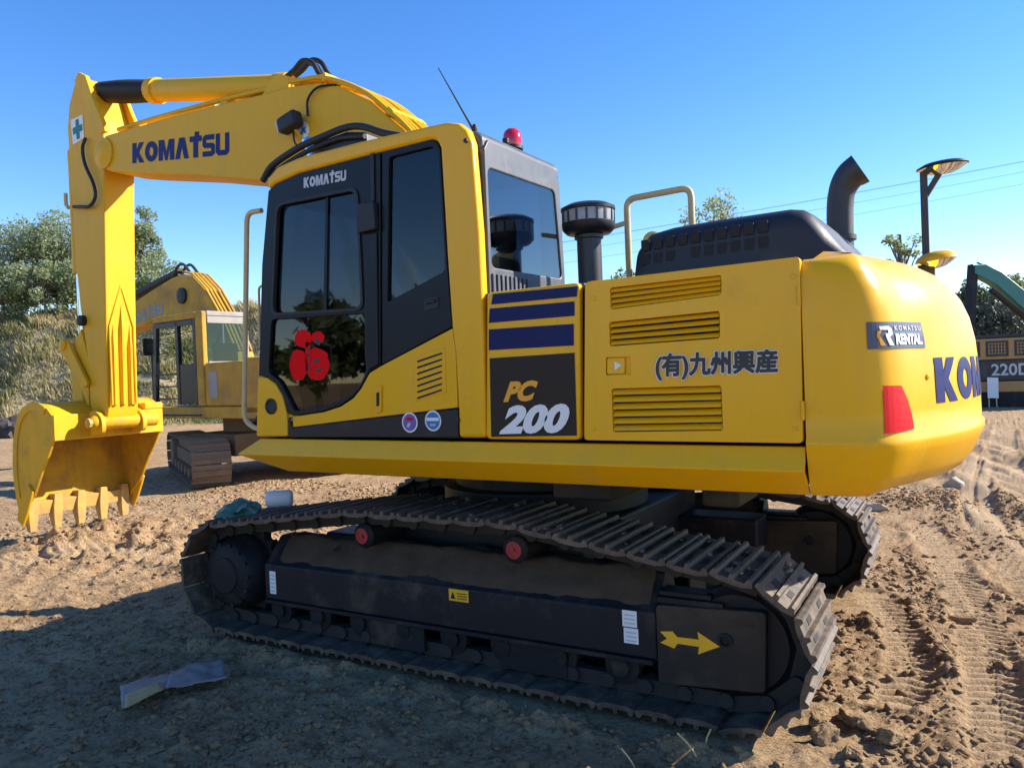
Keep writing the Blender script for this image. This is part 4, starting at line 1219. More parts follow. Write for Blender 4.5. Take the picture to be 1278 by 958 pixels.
# ---- boom, arm, bucket ----------------------------------------------
BY = .205
bo_top = [(4.80, 4.10), (4.72, 4.165), (4.50, 4.16), (3.6, 4.135), (3.0, 4.105), (2.5, 4.075), (2.15, 4.065), (1.80, 4.02), (1.55, 3.925), (1.28, 3.76), (.98, 3.49), (.70, 3.16), (.35, 2.62), (.12, 2.15), (.05, 1.90)]
bo_bot = [(.10, 1.75), (.28, 1.70), (.45, 1.82), (.75, 2.30), (1.2, 2.80), (1.55, 3.08), (1.95, 3.25), (2.45, 3.345), (3.4, 3.555), (4.3, 3.725), (4.66, 3.80), (4.80, 3.86), (4.87, 3.94), (4.87, 4.03)]
m = MB(); m.prism(bo_top+bo_bot, -BY, BY, 'y')
BM = m.build('boom', 'yellow_arm', EX, .018, 2)
for sgn in (1, -1):
    m = MB(); m.lathe([(.15, 0), (.15, .02), (.11, .024), (.07, .05), (0, .052)], (4.74, sgn*BY, 3.99), (0, sgn, 0), 26); m.build('boom_pin', 'yellow_arm', BM, smooth=40)
decal('lettering', logo(), pxquad(BY+.003, (165, 204), (286, 193), (286, 165), (165, 179)), 'komatsu_blue', BM)
decal('round_sticker', disc(), pxquad(BY+.003, (371, 174), (386, 172), (386, 151), (371, 153)), 'white_print', BM)
decal('sticker_print', ([(0, .3), (.35, .1), (.5, .35), (.95, .2), (.7, .6), (.9, .85), (.5, .7), (.15, .9), (.3, .55)], [tuple(range(9))]), pxquad(BY+.006, (374, 171), (383, 170), (383, 155), (374, 156)), 'blue_sticker', BM)
# lamp on boom
lc = Vector(un(362, 153, 'y', BY+.09))
m = MB(); m.box(lc, (.21, .11, .13), Matrix.Rotation(math.radians(14), 3, 'Y')); BL = m.build('boom_lamp', 'rubber', BM, .03, 3)
m = MB(); m.box(lc+Vector((.108, 0, -.024)), (.01, .085, .10), Matrix.Rotation(math.radians(14), 3, 'Y')); m.build('lamp_lens', 'lamp_glass', BL, .004)
m = MB(); m.tube(spline([lc+Vector((0, -.03, -.06)), lc+Vector((-.03, -.02, -.17)), lc+Vector((-.12, -.06, -.22)), lc+Vector((-.2, -.07, -.14))], 6), .008, 6); m.build('lamp_cable', 'rubber', BL, smooth=60)
m = MB(); m.tube([lc+Vector((-.02, 0, -.03)), lc+Vector((-.05, -.10, -.14))], .012, 6); m.build('lamp_bracket', 'yellow_arm', BL)
# pipes over the boom
def top_path(off, x0, x1, y):
    xs = np.linspace(x0, x1, 34); T_ = bo_top[::-1]
    tx = [p[0] for p in T_]; tz = [p[1] for p in T_]
    return [(x, y, float(np.interp(x, tx, tz))+off) for x in xs]
for yy in (.185, .125, .06, -.06, -.125, -.185):
    P = spline(top_path(.045, 2.15, .30, yy)[::3], 4)
    m = MB(); m.tube(P, .020, 8); m.build('boom_pipe', 'yellow_arm', BM, smooth=60)
for xx in (1.75, 1.1, .6):
    zz = float(np.interp(xx, [p[0] for p in bo_top[::-1]], [p[1] for p in bo_top[::-1]]))
    m = MB(); m.box((xx, 0, zz+.05), (.05, .41, .06), Matrix.Rotation(math.radians(45 if xx < 1.5 else 20), 3, 'Y')); m.build('pipe_clamp', 'yellow_arm', BM, .006)
m = MB(); m.tube(spline([un(148, 162, 'y', .12), un(200, 146, 'y', .12), un(270, 127, 'y', .12), un(340, 110, 'y', .12)], 6), .022, 8); m.build('boom_pipe', 'yellow_arm', BM, smooth=60)
m = MB(); m.tube(spline([un(148, 164, 'y', -.12), un(200, 149, 'y', -.12), un(270, 131, 'y', -.12)], 6), .022, 8); m.build('boom_pipe', 'yellow_arm', BM, smooth=60)
for (px, py) in ((172, 157), (282, 127)):
    c = un(px, py, 'y', .10); m = MB(); m.box(c+np.array([0, -.02, -.015]), (.10, .10, .09)); m.build('pipe_clamp', 'yellow_arm', BM, .008)
for k, (yy, dx) in enumerate(((.08, 0), (-.02, -.10), (-.12, -.05))):
    pts = [un(355, 98, 'y', yy), un(367, 88, 'y', yy), un(378, 76, 'y', yy), un(390, 79, 'y', yy), un(398, 92, 'y', yy), un(405, 101, 'y', yy)]
    pts = [Vector(p)+Vector((dx, 0, -.02*k)) for p in pts]
    m = MB(); m.tube(spline(pts, 6), .021, 8); m.build('boom_hose', 'rubber', BM, smooth=60)
pts = [un(384, 145, 'y', BY+.02), un(384, 125, 'y', BY+.03), un(395, 110, 'y', BY+.03), un(414, 106, 'y', BY), un(425, 108, 'y', .16)]
m = MB(); m.tube(spline(pts, 6), .010, 6); m.build('boom_cable', 'rubber', BM, smooth=60)
# arm cylinder
p0 = Vector((5.17, 0, 4.745)); p1 = Vector((2.30, 0, 4.155)); d = (p1-p0)
m = MB(); m.tube([p0+d*.345, p0+d*.36, p0+d*.97, p1], [.100, .105, .105, .09], 24)
AC = m.build('arm_cylinder', 'yellow_arm', EX, smooth=40)
m = MB(); m.tube([p0+d*.33, p0+d*.365], .122, 24); m.build('cylinder_collar', 'yellow_arm', AC, smooth=40)
m = MB(); m.tube([p0+d*.94, p0+d*.985], .118, 24); m.build('cylinder_collar', 'yellow_arm', AC, smooth=40)
m = MB()
pl = []; rl = []
for k in range(61):
    t = .035+.30*k/60; pl.append(p0+d*t); rl.append(.090+(.012 if k % 2 else 0)+.012*math.sin(k/60*PI))
m.tube(pl, rl, 22); m.build('rod_boot', 'boot', AC, smooth=25)
m = MB(); m.tube([p0, p0+d*.05], .055, 16); m.lathe([(.10, -.13), (.10, .13)], p0, (0, 1, 0), 22); m.build('cylinder_rod', 'yellow_arm', AC, smooth=40)
for sgn in (1, -1):
    m = MB(); m.prism([(2.20, 4.05), (2.55, 4.06), (2.42, 4.19), (2.32, 4.23), (2.2, 4.18)], sgn*.12, sgn*.15, 'y'); m.build('cylinder_bracket', 'yellow_arm', BM, .008)
# boom cylinders
for sgn in (1, -1):
    a = Vector((.95, sgn*.30, 1.45)); b = Vector((1.85, sgn*.30, 3.55)); dd = b-a
    m = MB(); m.tube([a, a+dd*.55], .085, 18); bc_ = m.build('boom_cylinder', 'yellow_arm', EX, smooth=40)
    m = MB(); m.tube([a+dd*.55, b], .05, 14); m.build('cylinder_rod', 'chrome', bc_, smooth=40)
m = MB(); m.bb(.0, .45, -.34, -.24, 1.3, 2.0); m.bb(.0, .45, .24, .34, 1.3, 2.0); m.bb(.75, 1.2, -.4, .4, 1.28, 1.55); m.build('boom_bracket', 'yellow_arm', EX, .02)
# arm
AY = .165
ar = [(5.06, 4.80), (5.17, 4.86), (5.29, 4.80), (5.40, 4.62), (5.45, 4.38), (5.435, 4.0), (5.42, 3.5), (5.41, 2.97), (5.36, 2.5), (5.28, 2.05), (5.26, 1.50), (5.22, 1.36), (5.10, 1.28), (4.99, 1.32), (4.95, 1.45), (4.93, 2.1), (4.89, 2.9), (4.85, 3.6), (4.82, 3.95), (4.82, 4.22), (4.92, 4.45)]
m = MB(); m.prism(ar, -AY, AY, 'y'); AR = m.build('arm', 'yellow_arm', EX, .016, 2)
# raised side cheeks at the top and the lit plate under the cylinder
for sgn in (1, -1):
    m = MB(); m.prism([(5.0, 4.82), (5.12, 4.88), (5.20, 4.80), (5.06, 4.60), (4.80, 4.20), (4.70, 4.20), (4.74, 4.30), (4.88, 4.55)], sgn*(AY+.002), sgn*(AY+.05), 'y'); m.build('arm_cheek', 'yellow_arm', AR, .008)
for k, (yy, zt) in enumerate(((.09, 2.32), (0, 2.52), (-.09, 2.32))):
    m = MB()
    xz = lambda z: float(np.interp(z, [1.45, 2.1, 2.9], [4.95, 4.93, 4.89]))
    w = .030
    vs = []
    for z, ww, dpt in ((1.50, w, .03), (zt-.22, w, .03), (zt, .003, .002)):
        vs += [(xz(z)+.004, yy-ww, z), (xz(z)-dpt, yy-ww*.35, z), (xz(z)-dpt, yy+ww*.35, z), (xz(z)+.004, yy+ww, z)]
    fs = [(0, 1, 5, 4), (1, 2, 6, 5), (2, 3, 7, 6), (4, 5, 9, 8), (5, 6, 10, 9), (6, 7, 11, 10), (0, 3, 2, 1)]
    m.add(vs, fs); m.build('arm_rib', 'yellow_arm', AR)
for sgn in (1, -1):
    m = MB(); m.tube([(4.925, sgn*.13, 1.5), (4.918, sgn*.13, 2.3), (4.905, 0, 2.72)], .012, 8); m.build('arm_rib_edge', 'yellow_arm', AR, smooth=50)
decal('safety_sign', RECT, pxquad(AY+.004, (91, 181), (105, 172), (103, 143), (88, 150)), 'white_print', AR)
decal('green_cross', ([(.36, .1), (.62, .08), (.63, .36), (.9, .36), (.9, .64), (.64, .64), (.64, .92), (.38, .92), (.37, .64), (.1, .64), (.1, .36), (.36, .36)], [tuple(range(12))]), pxquad(AY+.007, (91, 180), (105, 172), (103, 144), (88, 150)), 'green_print', AR)
hz = [un(107, 172, 'y', AY+.03), un(103, 185, 'y', AY+.05), un(106, 205, 'y', AY+.05), (un(116, 228, 'y', AY+.05)), un(119, 245, 'y', AY+.05), un(112, 257, 'y', AY+.05), un(100, 258, 'y', AY+.04), un(92, 258, 'y', AY+.03)]
m = MB(); m.tube(spline(hz, 6), .017, 8); m.build('arm_hose', 'rubber', AR, smooth=60)
hb = [Vector(un(119, 110, 'y', .05)), Vector(un(97, 116, 'y', -.1))]
m = MB(); m.tube([(5.44, AY+.03, 3.56), (5.50, AY+.02, 3.60), (5.50, AY+.02, 3.72)], .02, 8); m.build('hose_fitting', 'rail_grey', AR, smooth=50)
m = MB(); m.tube([(5.49, .05, 4.3), (5.48, .05, 3.0), (5.45, .05, 2.5)], .018, 8); m.build('arm_pipe', 'yellow_arm', AR, smooth=50)
# bucket cylinder on the far face of the arm and its links
c0 = Vector((5.60, 0, 4.15)); c1 = Vector((5.62, 0, 2.15))
m = MB(); m.tube([c0, c0.lerp(c1, .62)], .078, 20); BC = m.build('bucket_cylinder', 'yellow_arm', EX, smooth=40)
m = MB(); m.tube([c0.lerp(c1, .62), c1], .045, 14); m.build('cylinder_rod', 'chrome', BC, smooth=40)
m = MB(); m.prism([(5.42, 4.35), (5.68, 4.22), (5.68, 4.08), (5.42, 3.95)], -.05, .05, 'y'); m.build('cylinder_lug', 'yellow_arm', BC, .006)
for sgn in (1, -1):
    m = MB(); m.prism(rpoly([(5.20, 1.72), (5.30, 1.68), (5.70, 2.10), (5.66, 2.22), (5.56, 2.20)], .05, 3), sgn*.18, sgn*.215, 'y'); m.build('bucket_link', 'yellow_arm', BC, .006)
    m = MB(); m.lathe([(.06, 0), (.06, .03), (.04, .04), (0, .041)], (5.62, sgn*.2, 2.15), (0, sgn, 0), 16); m.build('link_pin', 'yellow_arm', BC, smooth=40)
m = MB(); m.prism(rpoly([(5.55, 2.18), (5.70, 2.18), (5.66, 1.50), (5.52, 1.44), (5.46, 1.52)], .05, 3), -.12, .12, 'y'); m.build('bucket_link', 'yellow_arm', BC, .01)
for (px, py) in ((105, 398),):
    m = MB(); m.lathe([(.055, -.2), (.055, AY+.05), (.04, AY+.06), (.0, AY+.061)], (5.30, 0, 2.38), (0, 1, 0), 20); m.build('link_pin', 'rubber', AR, smooth=40)
m = MB(); m.prism([(5.38, 2.30), (5.50, 2.18), (5.46, 1.75), (5.30, 1.45), (5.27, 2.0)], -AY*.9, AY*.98, 'y'); m.build('arm_end_plate', 'yellow_arm', AR, .01)

# bucket
prof = [(5.20, 1.425), (5.35, 1.53), (5.55, 1.555), (5.72, 1.50), (5.85, 1.38), (5.93, 1.18), (5.965, .92), (5.95, .68), (5.89, .46)]     # back sheet, outer
BW = .56
def inset_poly(p, d_):
    out = []
    for i, q in enumerate(p):
        a = Vector(p[max(i-1, 0)]); b = Vector(p[min(i+1, len(p)-1)]); t = (b-a).normalized()
        out.append((q[0]+t.y*d_, q[1]-t.x*d_))
    return out
pf = [(v.x, v.y) for v in [Vector((p.x, p.z)) for p in spline([(a, 0, b) for a, b in prof], 3)]]
pin = inset_poly(pf, .028)
m = MB()
ring_ = pf+pin[::-1]
m.prism(ring_, -BW, BW, 'y')
BK = m.build('bucket', 'yellow_bucket', EX, .006)
shade_pf = inset_poly(pf, .031)
m = MB(); m.grid([[(q[0], -BW+.001, q[1]) for q in shade_pf], [(q[0], 0, q[1]) for q in shade_pf], [(q[0], BW-.001, q[1]) for q in shade_pf]])
m.build('bucket_shade_sheet', 'bucket_shade_dirt', BK, smooth=60)  # added sheet over the bucket interior; its darker colour carries the shade
mouth = [(5.19, 1.19), (5.30, 1.03), (5.43, .87), (5.60, .62), (5.74, .50), (5.80, .44)]
for sgn in (1, -1):
    sidep = [(q[0]-.002, q[1]) for q in pf]+[(5.86, .42)]+mouth[::-1]
    shade_side = [(q[0], q[1]) for q in shade_pf]+[(5.84, .47)]+[(q[0]+.012, q[1]+.008) for q in mouth[::-1]]
    m = MB(); m.add([(q[0], sgn*(BW-.0015), q[1]) for q in shade_side], [tuple(range(len(shade_side)))]); m.build('bucket_shade_sheet', 'bucket_shade_dirt', BK)  # same added shade sheet on the inner face of each side plate
    m = MB(); m.prism(sidep, sgn*(BW+.001), sgn*(BW+.028), 'y'); sp = m.build('side_plate', 'yellow_bucket', BK, .005)
    # weld-on edge band along the back
    m = MB()
    band = [(q[0]+.004, q[1]+.004) for q in pf[2:]]; bin_ = inset_poly(pf[2:], .075)
    m.prism(band+bin_[::-1], sgn*(BW+.0285), sgn*(BW+.040), 'y'); m.build('edge_band', 'yellow_bucket', BK, .004)
    m = MB(); m.prism([(5.58, .66), (5.66, .74), (5.84, .56), (5.90, .36), (5.80, .30), (5.70, .44)], sgn*(BW+.0285), sgn*(BW+.055), 'y'); m.build('side_cutter', 'yellow_bucket', BK, .006)
m = MB(); m.bb(5.165, 5.200, -BW-.03, BW+.03, 1.175, 1.43); m.build('mouth_plate', 'yellow_bucket', BK, .008)
m = MB(); m.bb(5.165, 5.36, -BW-.035, -BW+.18, 1.432, 1.50); m.build('top_gusset', 'yellow_bucket', BK, .01)
for sgn in (1, -1):
    m = MB(); m.prism(rpoly([(4.93, 1.22), (5.10, 1.20), (5.16, 1.20), (5.16, 1.44), (5.05, 1.46), (4.93, 1.38)], .06, 3), sgn*.20, sgn*.245, 'y'); m.build('bucket_ear', 'yellow_bucket', BK, .006)
m = MB(); m.lathe([(.05, -.40), (.075, -.40), (.075, .27), (.05, .30), (0, .301)], (5.03, 0, 1.33), (0, 1, 0), 22); m.build('bucket_pin', 'yellow_bucket', BK, smooth=40)
m = MB(); m.lathe([(.035, .301), (.05, .302), (.05, .335), (.03, .345), (0, .346)], (5.03, 0, 1.33), (0, 1, 0), 8); m.build('pin_bolt', 'tooth_yellow', BK, smooth=40)
m = MB(); m.prism([(5.80, .52), (5.905, .54), (5.885, .40), (5.83, .38)], -BW, BW, 'y'); m.build('lip_plate', 'tooth_yellow', BK, .006)
for k in range(5):
    yy = .50-.25*k
    m = MB()
    vs = []
    for z, hw, xa, xb in ((.58, .038, 5.785, 5.93), (.44, .050, 5.79, 5.925), (.34, .046, 5.80, 5.90), (.215, .034, 5.81, 5.87)):
        vs += [(xa, yy-hw, z), (xb, yy-hw, z), (xb, yy+hw, z), (xa, yy+hw, z)]
    fs = [(0, 1, 2, 3), (12, 15, 14, 13)]
    for r_ in range(3):
        for c_ in range(4): fs.append((r_*4+c_, r_*4+(c_+1) % 4, r_*4+4+(c_+1) % 4, r_*4+4+c_))
    m.add(vs, fs); m.build('tooth', 'tooth_yellow', BK, .008)

# ================================================================== SECOND (OLD) EXCAVATOR
def old_excavator(loc, rz):
    E = empty('excavator', loc, rz)
    Y = 'old_yellow'
    def part(name, mb, mt, par=None, bev=.02, sm=None): return mb.build(name, mt, par or E, bev, 2, sm)
    for yl in (1.1, -1.1):
        m = MB(); m.bb(-1.35, 1.35, yl-.17, yl+.17, .28, .52); F = part('track_frame', m, 'old_mud'); F.rotation_euler = (0, 0, -.42)
        for (u, n) in ((-1.62, 'idler'), (1.62, 'sprocket')):
            m = MB(); m.lathe([(.05, -.16), (.27, -.16), (.29, -.12), (.29, .20), (.27, .24), (.05, .26)], (u, yl, .40), (0, 1, 0), 26); m.build(n, 'old_mud', F, smooth=40)
        pth = []
        for k in range(15): a = PI/2+PI*k/14; pth.append((-1.62+.33*math.cos(a), .40+.33*math.sin(a)))
        for k in range(15): a = -PI/2+PI*k/14; pth.append((1.62+.33*math.cos(a), .40+.33*math.sin(a)))
        P, per = resample(pth, 42)
        for k in range(42):
            a = P[k-1]; b = P[(k+1) % 42]; t = (b-a).normalized()
            o = bpy.data.objects.new('track_shoe', SHOE_OLD); link(o, F)
            X = Vector((t.x, 0, t.y)); Z = Vector((t.y, 0, -t.x)); Yv = Z.cross(X)
            o.location = (P[k].x, yl, P[k].y); o.rotation_euler = Matrix((X, Yv, Z)).transposed().to_euler()
        stad = [(-1.62+.30*math.cos(PI/2+PI*k/14), .40+.30*math.sin(PI/2+PI*k/14)) for k in range(15)]+[(1.62+.30*math.cos(-PI/2+PI*k/14), .40+.30*math.sin(-PI/2+PI*k/14)) for k in range(15)]
        m = MB(); m.prism(stad, yl-.13, yl+.13, 'y'); m.build('caked_mud', 'old_mud', F, .05)
        for u in (-1.0, -.5, 0, .5, 1.0):
            m = MB(); m.lathe([(.05, -.15), (.09, -.15), (.09, .24), (.05, .26)], (u, yl, .2), (0, 1, 0), 14); m.build('track_roller', 'old_mud', F, smooth=40)
    m = MB(); m.bb(-.7, .7, -.95, .95, .42, .8); m.lathe([(.6, .8), (.6, 1.1)], (0, 0, 0), (0, 0, 1), 30); part('center_frame', m, 'old_mud')
    m = MB(); m.bb(-1.95, 1.45, -1.3, 1.3, 1.10, 1.30); part('deck', m, Y)
    m = MB(); m.prism([(-1.5, 1.3), (-.42, 1.3), (-.42, -1.3), (-1.5, -1.3)], 1.305, 2.05, 'z'); hs = part('engine_house', m, Y, None, .04)
    m = MB(); m.bb(-.80, -.55, 1.302, 1.306, 1.45, 1.9); m.build('side_panel', 'old_grey', hs)
    m = MB(); m.prism([(-1.5, 1.3), (-2.2, 1.3), (-2.55, .9), (-2.68, 0), (-2.55, -.9), (-2.2, -1.3), (-1.5, -1.3)], 1.12, 2.1, 'z'); part('counterweight', m, Y, None, .08)
    # cab
    m = MB(); m.bb(-.40, -.18, 1.20, 1.30, 1.31, 2.95); m.bb(-.18, 1.2, 1.20, 1.30, 2.83, 2.95); m.bb(-.40, -.18, .38, 1.19, 1.31, 1.55)
    cb = part('cab_frame', m, Y, None, .03)
    m = MB(); m.bb(-.38, 1.15, .36, 1.19, 2.86, 2.96); m.build('cab_roof', 'old_grey', cb, .03)
    m = MB(); m.bb(-.40, -.34, .38, 1.19, 1.56, 2.08); m.bb(-.40, -.34, .38, .46, 2.08, 2.86); m.bb(-.40, -.34, .46, 1.19, 2.74, 2.86); m.build('cab_rear', 'old_grey', cb, .01)
    m = MB(); m.bb(-.42, -.401, .40, 1.10, 1.34, 2.0); m.build('rear_cover', Y, cb, .01)
    for (a, b, c, d, mt) in ((.92, 1.08, 1.36, 1.98, 'old_grey'), (.60, .80, 1.36, 1.9, 'white_print'), (.45, .56, 1.4, 1.95, 'old_grey')):
        pass
    m = MB(); m.bb(-.4225, -.4205, .62, .80, 1.40, 1.98); m.build('worn_sticker', 'wear', cb)
    m = MB(); m.bb(-.4225, -.4205, .44, .54, 1.36, 1.90); m.build('worn_sticker', 'wear', cb)
    m = MB(); m.bb(-.37, -.36, .46, 1.19, 2.09, 2.74); m.build('window_pane', 'glass_old', cb)
    # dark door frame as four bars, the opening shows through
    m = MB(); m.bb(-.18, -.08, 1.22, 1.29, 1.35, 2.83); m.bb(.38, .48, 1.22, 1.29, 1.35, 2.83); m.prism([(1.08, 2.83), (1.2, 2.83), (1.32, 1.4), (1.2, 1.4)], 1.22, 1.29, 'y')
    m.bb(-.08, 1.1, 1.22, 1.29, 2.73, 2.825); m.bb(-.08, .38, 1.23, 1.28, 1.36, 2.05); dr = part('door_frame', m, 'cab_black', cb, .01)
    m = MB(); m.bb(.0, .30, 1.0, 1.2, 1.4, 1.5); m.bb(-.30, .15, .55, 1.0, 1.35, 1.8); m.bb(-.32, -.2, .55, 1.0, 1.8, 2.4); m.build('operator_seat', 'seat_fabric', cb, .03)
    m = MB(); m.bb(-.3, 1.1, .38, .42, 1.35, 1.9); m.bb(.35, .42, .38, .42, 1.9, 2.86); m.bb(1.0, 1.1, .38, .42, 1.9, 2.86); m.build('right_wall', 'old_grey', cb, .01)
    for k in range(3):
        m = MB(); m.tube([(.5, 1.26, 1.45+.22*k), (1.2, 1.26, 1.45+.22*k)], .014, 6); m.build('door_bar', 'cab_black', cb)
    m = MB(); m.tube([(1.35, 1.25, 1.3), (1.35, 1.25, 2.3), (1.2, 1.25, 2.35)], .02, 6); m.build('grab_rail', 'cab_black', E)
    m = MB(); m.box((1.42, 1.28, 2.42), (.05, .2, .32)); m.build('mirror', 'cab_black', E, .02)
    # boom
    top = [(5.0, 3.25), (4.2, 3.45), (3.2, 3.70), (2.4, 3.88), (2.0, 3.92), (1.65, 3.84), (1.2, 3.5), (.7, 2.9), (.3, 2.25), (.05, 1.8)]
    bot = [(.2, 1.6), (.5, 1.75), (1.0, 2.3), (1.5, 2.72), (2.0, 3.0), (3.2, 3.06), (4.2, 2.92), (5.0, 2.80)]
    m = MB(); m.prism(top+bot, -.2, .2, 'y'); bmm = part('boom', m, Y, None, .02)
    for yy in (.18, .1, .02, -.08, -.16):
        m = MB(); m.tube([(2.0, yy, 3.97), (1.65, yy, 3.89), (1.2, yy, 3.55), (.7, yy, 2.95), (.3, yy, 2.3)], .024, 6); m.build('boom_pipe', Y, bmm, smooth=60)
    for yy in (.12, -.05):
        m = MB(); m.tube(spline([(2.5, yy, 3.92), (2.25, yy, 4.12), (2.05, yy, 4.12), (1.85, yy, 3.95)], 5), .03, 6); m.build('boom_hose', 'rubber', bmm, smooth=60)
    m = MB(); m.lathe([(.16, 0), (.16, .05), (.10, .07), (0, .072)], (2.0, .2, 3.48), (0, 1, 0), 20); m.build('boom_pin', 'rubber', bmm, smooth=40)
    m = MB(); m.tube([(4.9, 0, 3.58), (2.4, 0, 4.02)], .09, 14); part('arm_cylinder', m, 'frame_black', None, 0, 40)
    decal('lettering', logo(), quad3((4.5, .203, 3.02), (2.75, .203, 3.18), (2.75, .203, 3.42), (4.5, .203, 3.22)), 'sticker_grey', bmm)
    m = MB(); m.prism([(4.9, 3.75), (5.3, 3.65), (5.5, 2.9), (5.1, .9), (4.8, .9), (4.8, 2.7)], -.15, .15, 'y'); part('arm', m, Y)
    m = MB(); m.prism([(4.7, 1.0), (5.5, 1.05), (5.8, .6), (5.5, .05), (4.9, .02), (4.6, .35)], -.5, .5, 'y'); part('bucket', m, 'old_mud', None, .04)
    m = MB(); m.bb(-.9, .62, -1.3, -.4, 1.31, 2.02); part('fuel_tank', m, Y, None, .04)
    m = MB(); m.bb(.2, 1.0, -.35, .3, 1.31, 1.7); part('swing_cover', m, 'frame_black')
    m = MB(); m.tube([(-1.1, -.5, 2.0), (-1.1, -.5, 2.6), (-1.18, -.5, 2.7)], .06, 12); part('exhaust_stack', m, 'exhaust', None, 0, 40)
    for (a_, b_) in (((.05, 1.296), (.05, 1.296)),):
        pass
    m = MB(); m.bb(-.30, 1.35, 1.302, 1.312, 1.14, 1.17); m.build('deck_trim', 'frame_black', E)
    m = MB(); m.bb(-.45, -.425, .36, 1.24, 1.302, 1.335); m.build('panel_gap', 'frame_black', E)
    m = MB(); m.bb(-.428, -.402, .80, .815, 1.36, 1.99); m.build('panel_gap', 'frame_black', E)
    m = MB(); m.bb(-.43, -.4225, .88, .93, 1.55, 1.66); m.build('cover_handle', 'frame_black', E)
    for yy in (.28, -.02, -.25):
        m = MB(); m.tube(spline([(.6, yy, 1.7), (.9, yy, 2.0), (.75, yy, 2.5), (.62, yy*.6, 2.85)], 5), .025, 6); m.build('hydraulic_hose', 'rubber', E, smooth=60)
    return E
mat('wear', (0.42, 0.34, 0.27), 0.7, var=0.4, scale=8, dirt=0.4, dscale=6)
def simple_shoe():
    mb = MB(); pit = .2; h = pit/2*.97
    mb.prism([(-h, 0), (-h, .012), (-.012, .012), (-.008, .05), (.008, .05), (.012, .012), (h, .012), (h, 0)], -.3, .3, 'y')
    return mb.mesh('track_shoe', 'old_mud')
SHOE_OLD = simple_shoe()
OE = old_excavator((9.10, -5.20, 0.0), -.09)
tag(OE, 'weathered old yellow excavator with greenish rear cab window parked behind the bucket', 'excavator')

# ================================================================== DARK 220D MACHINE and TEAL BOOM
def body220(c, rz):
    E = empty('excavator', c, rz)
    m = MB(); m.bb(-2.4, 2.4, -1.2, 1.2, .55, .95); m.build('deck', 'orange_body', E, .03)
    m = MB(); m.bb(-2.4, 2.4, -1.15, 1.15, .955, 1.75); bp = m.build('lower_body', 'dark_body', E, .05)
    m = MB(); m.bb(-2.4, 2.4, -1.13, 1.13, 1.755, 2.55); ub = m.build('upper_body', 'orange_body', E, .04)
    for x in (-1.9, -1.0, -.1, .8, 1.7):
        m = MB(); m.bb(x-.36, x+.36, 1.128, 1.15, 1.87, 2.45); w = m.build('grille_frame', 'dark_body', ub, .01)
        m = MB()
        for k in range(6): m.bb(x-.26+k*.1, x-.235+k*.1, 1.151, 1.165, 1.95, 2.38)
        for k in range(4): m.bb(x-.28, x+.28, 1.152, 1.163, 1.98+.12*k, 2.0+.12*k)
        m.build('grille_bar', 'orange_body', ub)
    m = MB(); m.bb(-2.3, 2.3, -1.0, 1.0, 2.56, 2.68); m.build('top_deck', 'dark_body', E, .03)
    decal('lettering', font_text('220D', .02), quad3((1.0, 1.155, 1.16), (-.22, 1.155, 1.16), (-.22, 1.155, 1.60), (1.0, 1.155, 1.60)), 'grey_print', bp)
    for yl in (-.9, .9):
        m = MB(); m.prism(rpoly([(-2.2, .0), (2.2, .0), (2.35, .3), (2.2, .55), (-2.2, .55), (-2.35, .3)], .15, 4), yl-.28, yl+.28, 'y'); m.build('crawler_track', 'frame_black', E, .02)
    return E
c220 = un(1268, 508, 'z', 0)
E2 = body220((c220[0]-.3, c220[1]-1.2, 0.0), PI*0+math.radians(168))
E2.rotation_euler = (0, 0, math.radians(-4)); E2.scale = (.86, .86, .86)
tag(E2, 'dark and orange machine with 220D lettering on its side', 'excavator')
def teal(c, rz):
    E = empty('excavator', c, rz)
    top = [(-2.3, 4.75), (-1.9, 4.78), (-1.3, 4.50), (1.6, 2.30), (2.6, 1.9)]
    bot = [(2.6, 1.5), (1.2, 1.75), (-1.5, 4.05), (-2.3, 4.45)]
    m = MB(); m.prism(top+bot, -.18, .18, 'y'); b = m.build('boom', 'teal', E, .03)
    m = MB(); m.tube([(-2.0, .1, 4.86), (-1.3, .1, 4.60), (1.2, .1, 2.72)], .035, 6); m.build('boom_pipe', 'teal', b, smooth=50)
    m = MB(); m.tube([(-1.6, 0, 3.9), (.9, 0, 1.95)], .09, 12); m.build('boom_cylinder', 'rubber', E, smooth=40)
    m = MB(); m.bb(.8, 4.2, -1.2, 1.2, .9, 2.0); m.build('body', 'teal', E, .06)
    m = MB(); m.prism([(-2.35, 4.8), (-2.15, 4.5), (-2.5, 1.2), (-2.75, 1.2)], -.14, .14, 'y'); m.build('arm', 'frame_black', E, .02)
    m = MB(); m.prism([(-2.9, 1.3), (-2.2, 1.25), (-1.9, .5), (-2.3, .02), (-2.9, .2)], -.5, .5, 'y'); m.build('bucket', 'frame_black', E, .03)
    for yl in (-.95, .95):
        m = MB(); m.prism(rpoly([(.6, .0), (4.4, .0), (4.6, .4), (4.4, .8), (.6, .8), (.4, .4)], .2, 4), yl-.3, yl+.3, 'y'); m.build('crawler_track', 'frame_black', E, .02)
    m = MB(); m.bb(1.6, 3.4, -.8, .8, .5, .9); m.build('center_frame', 'frame_black', E)
    return E
ct = un(1226, 500, 'z', 0)
tc_ = CAM+ray(1247, 420)*27.0
TE = teal((0, 0, 0), 0)
TE.rotation_euler = (0, 0, math.atan2(_R[1], _R[0])+math.radians(8))
_d = _R*2.0
TE.location = (tc_[0]+_R[0]*1.2, tc_[1]+_R[1]*1.2, 0)
tag(TE, 'teal green excavator with raised boom behind the 220D machine', 'excavator')
